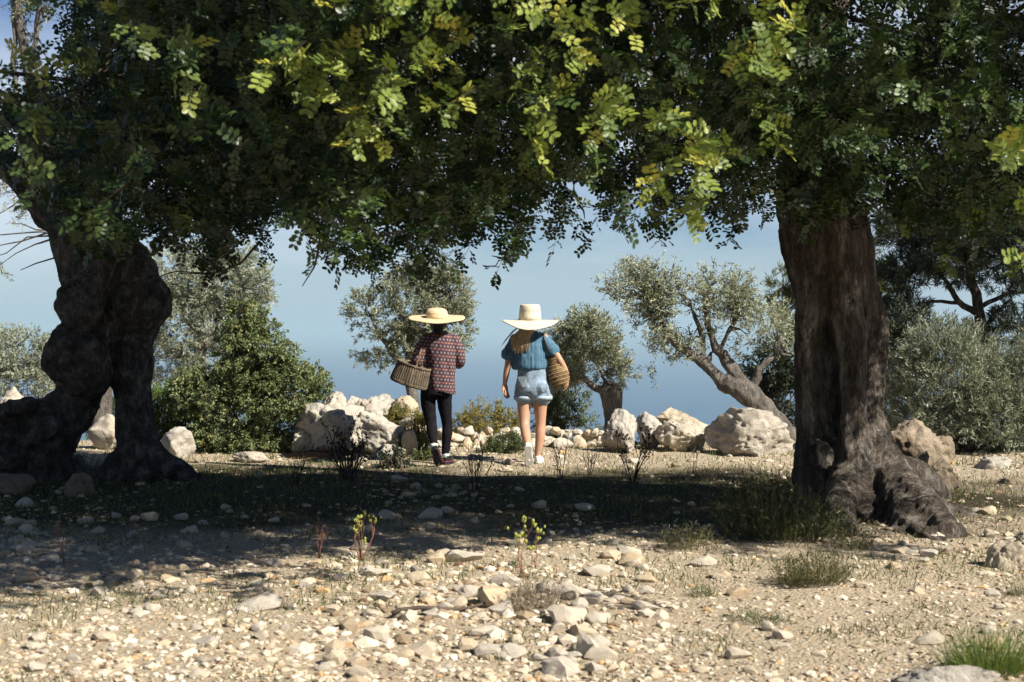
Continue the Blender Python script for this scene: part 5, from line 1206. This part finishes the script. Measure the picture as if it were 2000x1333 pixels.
# her basket: wicker stakes round an oval body, plaited rim, hooped handle
bk = tag(empty('basket', P(803, 733, DL - 0.14)), 'oval grey wicker basket hanging from the arm of the person in the blouse', 'basket')
bk.rotation_euler = (R(6), R(18), R(4))
hw, hd, hh = .190, .14, .112
mb = MB(); lathe_p = []
ang = np.linspace(0, 2 * np.pi, 96, endpoint=False); V, F = [], []
prof = [(.80, -1.0), (.98, -.95), (1.06, -.75), (1.05, -.4), (1.02, 0), (.98, .4), (.94, .8), (.93, 1.0), (.87, 1.0), (.88, .6), (.92, 0), (.92, -.7), (.7, -.86)]
for k, (r, z) in enumerate(prof): V.append(np.stack([r * hw * np.cos(ang), r * hd * np.sin(ang), np.full(96, z * hh)], 1))
for k in range(len(prof) - 1):
    for j in range(96): F.append((k*96+j, k*96+(j+1) % 96, (k+1)*96+(j+1) % 96, (k+1)*96+j))
F.append(tuple(range(96))[::-1]); F.append(tuple((len(prof)-1)*96+j for j in range(96)))
mesh('body', np.concatenate(V), F, MAT['wicker'], bk, True)
def ring_pts(rf, z, n=40, wave=0.0, ph=0): 
    a = np.linspace(0, 2 * np.pi, n + 1); return np.stack([rf * hw * np.cos(a), rf * hd * np.sin(a), z * hh + wave * np.sin(a * 14 + ph)], 1)
stk = MB()
for k in range(44):
    a = k / 44 * 2 * np.pi; stk.tube([(r * hw * math.cos(a), r * hd * math.sin(a), z * hh) for r, z in ((.99, -.97), (1.075, -.75), (1.065, -.4), (1.035, 0), (.995, .4), (.95, .95))], .0052, 5)
o = stk.build('stakes', MAT['wicker'], bk); o['kind'] = 'stuff'
for nm, rf, zz, rr in (('rim', .95, 1.0, .011), ('base_band', 1.075, -.72, .007), ('base_band', 1.065, -.84, .007), ('base_band', 1.02, -.93, .007)):
    rb = MB(); rb.tube(ring_pts(rf, zz, 56, .004 if nm == 'rim' else .002, 0), rr, 8, False)
    if nm == 'rim': rb.tube(ring_pts(rf, zz + .04, 56, .004, math.pi), rr * .9, 8, False)
    rb.build(nm, MAT['wicker'], bk)
a = np.linspace(0, np.pi, 17); hb = MB(); hb.tube(np.stack([.02 + .0 * a, -np.cos(a) * .13, hh * .9 + np.sin(a) * .20], 1), .0085, 8); hb.tube(np.stack([.02 + .012 * np.sin(a * 12), -np.cos(a) * .13, hh * .9 + np.sin(a) * .20 + .004], 1), .005, 6); hb.build('handle', MAT['rattan'], bk)

# --- woman in the blue shirt
DR = 15.7; fx, fz_ = (1035 - 1000) / FPX * DR, gz1((1035 - 1000) / FPX * DR, DR)
wr = tag(empty('person', (fx, DR, fz_)), 'person in a blue short sleeved shirt, denim shorts and tall straw hat, walking away', 'person')
b = MB()
b.loft([(.03, 0, .78, .16, .115), (.035, 0, .88, .168, .12), (.02, 0, 1.05, .125, .09), (.0, 0, 1.22, .14, .10), (-.01, 0, 1.37, .155, .085), (-.012, 0, 1.43, .10, .065)], 24)
limb(b, [(.115, 0, .84), (.112, .03, .66), (.119, .05, .43), (.116, .03, .31), (.085, .03, .10), (.085, .04, .05)], [.092, .081, .054, .057, .033, .036])
limb(b, [(.085, .03, .04), (.09, .16, .03)], [.034, .026])
limb(b, [(-.055, 0, .84), (-.066, .03, .66), (-.062, -.02, .42), (-.042, -.17, .315), (-.026, -.30, .225)], [.092, .080, .054, .056, .034])
limb(b, [(-.026, -.30, .225), (-.02, -.31, .17), (-.015, -.27, .08), (-.012, -.25, .04)], [.034, .034, .032, .02])
limb(b, [(-.175, 0, 1.385), (-.225, -.02, 1.23), (-.243, -.03, 1.09)], [.048, .042, .036]); limb(b, [(-.243, -.03, 1.09), (-.262, -.01, .99), (-.279, .03, .868)], [.036, .036, .024])
hand(b, (-.279, .03, .868), (.12, .10, -1), (.75, -.65, 0), 1, 0.22, 1.05)
limb(b, [(.165, 0, 1.385), (.26, -.03, 1.25), (.335, -.06, 1.13)], [.048, .042, .037]); limb(b, [(.335, -.06, 1.13), (.388, -.04, 1.03), (.415, .0, .93)], [.037, .036, .025])
hand(b, (.415, .0, .93), (-.05, .12, -1), (-1, .1, -.1), -1, 0.45, 1.0)
head(b, (-.01, .03, 1.565), (-.012, -.005, 1.42))
V, N, F = b.fuse(0.0075, 2); mesh('body', V, F, MAT['skin'], wr, True); eyes(wr, (-.01, .03, 1.565))
b = MB()
b.loft([(.035, 0, .80, .178, .142), (.035, 0, .88, .182, .142), (.03, 0, .96, .165, .13), (.02, 0, 1.07, .150, .115)], 28)
limb(b, [(.125, 0, .86), (.128, .01, .78), (.130, .01, .735)], [.108, .110, .112], 20); limb(b, [(-.058, 0, .86), (-.062, .01, .78), (-.062, .01, .735)], [.108, .108, .110], 20)
b.ball((.112, -.055, .845), (.092, .098, .088)); b.ball((-.045, -.055, .845), (.092, .098, .088))
b.ball((.035, -.01, .80), (.12, .125, .085), 3)
shorts = cloth('shorts', b, 0.008, 'denim', wr, 0.006, (8, 8, 5), 8)
for cx in (.131, -.063):
    MB().loft([(cx, .008, .705, .108, .106), (cx, .008, .702, .116, .113), (cx, .008, .745, .119, .116), (cx, .008, .748, .110, .108)], 28).build('cuff', MAT['denim_pale'], shorts)
for cx, mt in ((-.085, 'denim_pale'),):
    V = []; F = []
    for j, (u, w) in enumerate([(-.05, .055), (.05, .06), (.05, -.045), (0.0, -.06), (-.05, -.045)]): V.append((cx + u, -.160 + (u + cx - (.112 if cx > 0 else -.045)) ** 2 * 6, .905 + w))
    V += [(v[0], v[1] + .02, v[2]) for v in V]; F = [(0, 1, 2, 3, 4)[::-1], (5, 6, 7, 8, 9)] + [(i, (i + 1) % 5, (i + 1) % 5 + 5, i + 5) for i in range(5)]
    mesh('pocket', V, F, MAT[mt], shorts)
b = MB()
b.loft([(-.003, 0, 1.035, .155, .125), (-.005, 0, 1.055, .190, .145), (-.008, 0, 1.09, .195, .148), (-.01, 0, 1.18, .190, .145), (-.012, 0, 1.30, .188, .128), (-.012, 0, 1.38, .178, .102), (-.012, 0, 1.43, .13, .085), (-.012, 0, 1.465, .064, .064)], 32)
limb(b, [(-.12, 0, 1.375), (-.19, -.01, 1.29), (-.232, -.02, 1.20)], [.072, .074, .072], 18); limb(b, [(.10, 0, 1.38), (.185, -.02, 1.315), (.245, -.03, 1.245)], [.072, .076, .074], 18)
cloth('shirt', b, 0.009, 'blue_shirt', wr, 0.007, (10, 10, 3), 9, 2, 0.018)
for p, q, r in (((-.226, -.018, 1.213), (-.240, -.022, 1.175), .078), ((.238, -.028, 1.255), (.264, -.034, 1.226), .080)):
    MB().tube([p, q], [r, r], 20).build('cuff', MAT['blue_shirt'], wr)
rng = np.random.default_rng(4); b = MB(); hc = np.array([-.01, .03, 1.565])
b.ball(hc + [0, -.02, .005], (.086, .088, .10), 3)
for k in range(230):
    u = rng.uniform(-1, 1); x0 = hc[0] + u * .075; x1 = -.105 + u * .088 + rng.normal() * .008; e = 1.265 + rng.normal() * .03 + .03 * abs(u) ** 2; yb = -.150 - rng.uniform(0, .025) * (1 - u * u)
    b.tube([(x0, hc[1] - .085 * math.sqrt(max(0.05, 1 - u * u)), 1.59), (x0 * .7 + x1 * .3, -.10 + rng.normal() * .006, 1.47), (x1, yb + .01, 1.39), (x1 + rng.normal() * .006, yb, e)], [.005, .005, .0045, .0025], 4)
for k in range(14):
    s = rng.uniform(0, 1); b.tube([(-.085, .0, 1.53), (-.16 - .03 * s, -.04, 1.47), (-.22 - .06 * s, -.05 + rng.normal() * .03, 1.41 - .05 * s), (-.26 - .06 * s, -.04, 1.36 - .07 * s)], [.003, .002, .0013, .0008], 3)
b.build('hair', MAT['hair_blond'], wr)
hat(wr, (.0, .0, 1.578), R(3), .312, (.122, 0, [(.128, .0), (.124, .04), (.118, .10), (.112, .150), (.107, .170), (.098, .177), (.05, .179), (.004, .179)]), 'palm_hat', 0.085, 'wide straw hat with a tall flat topped crown')
shoe_lifted(wr, (-.026, -.378, .222), (-.010, -.305, .008), .050, 'white_shoe')
shoe_flat(wr, (.088, .0, 0), .048, .24, 'white_shoe', None, R(-10), .07)

# her woven bag: a jug of coiled rattan under the arm, long strap over the shoulder
bg_ = tag(empty('shoulder_bag', P(1089, 728, DR - 0.03)), 'jug shaped brown rattan bag held under the arm of the person in blue', 'bag')
bg_.rotation_euler = (0, R(-17), 0)
mb = MB(); pf = []
for t in np.linspace(0, 1, 60):
    z = -.165 + .335 * t
    r = np.interp(t, [0, .04, .15, .35, .5, .65, .78, .88, 1.0], [.02, .06, .098, .118, .112, .088, .066, .062, .07]); pf.append((r + .0035 * math.sin(t * 2 * np.pi * 15), z))
lathe(mb, pf, 40); V, F = mb.arr(); a = np.arctan2(V[:, 1], V[:, 0]); k = 1 + .02 * np.sin(a * 20 + np.round((V[:, 2] + .165) / .0112) * math.pi); V[:, 0] *= k; V[:, 1] *= k * .85
mesh('body', V, F, MAT['rattan'], bg_, True)
for t in (.12, .25, .38, .5, .62, .74):
    z = -.165 + .335 * t; r = np.interp(t, [0, .04, .15, .35, .5, .65, .78, .88, 1.0], [.02, .06, .098, .118, .112, .088, .066, .062, .07]) + .003
    q = np.linspace(0, 2 * np.pi, 41); MB().tube(np.stack([r * np.cos(q), r * .85 * np.sin(q), np.full(41, z)], 1), .0045, 6, False).build('band', MAT['rattan_pale'], bg_)
mw = bg_.rotation_euler.to_matrix(); top = np.array(mw @ Vector((-.02, -.02, .165))); off = np.array([fx, DR, fz_]) - np.array(bg_.location)
sh = np.array([.155, -.105, 1.375]) + off; ov = np.array([.14, -.01, 1.462]) + off; fr = np.array([.15, .10, 1.37]) + off
inv = mw.inverted(); sp = [np.array(inv @ Vector([float(c) for c in v])) for v in (top, top * .5 + sh * .5 + np.array([0, -.03, 0]), sh, ov, fr, np.array([.0, .06, .15]) * .6 + fr * .4, np.array(mw @ Vector((.0, .04, .16))))]
s_, r_ = bez(sp, [.008] * len(sp)); MB().tube(s_, r_, 8).build('strap', MAT['strap'], bg_)
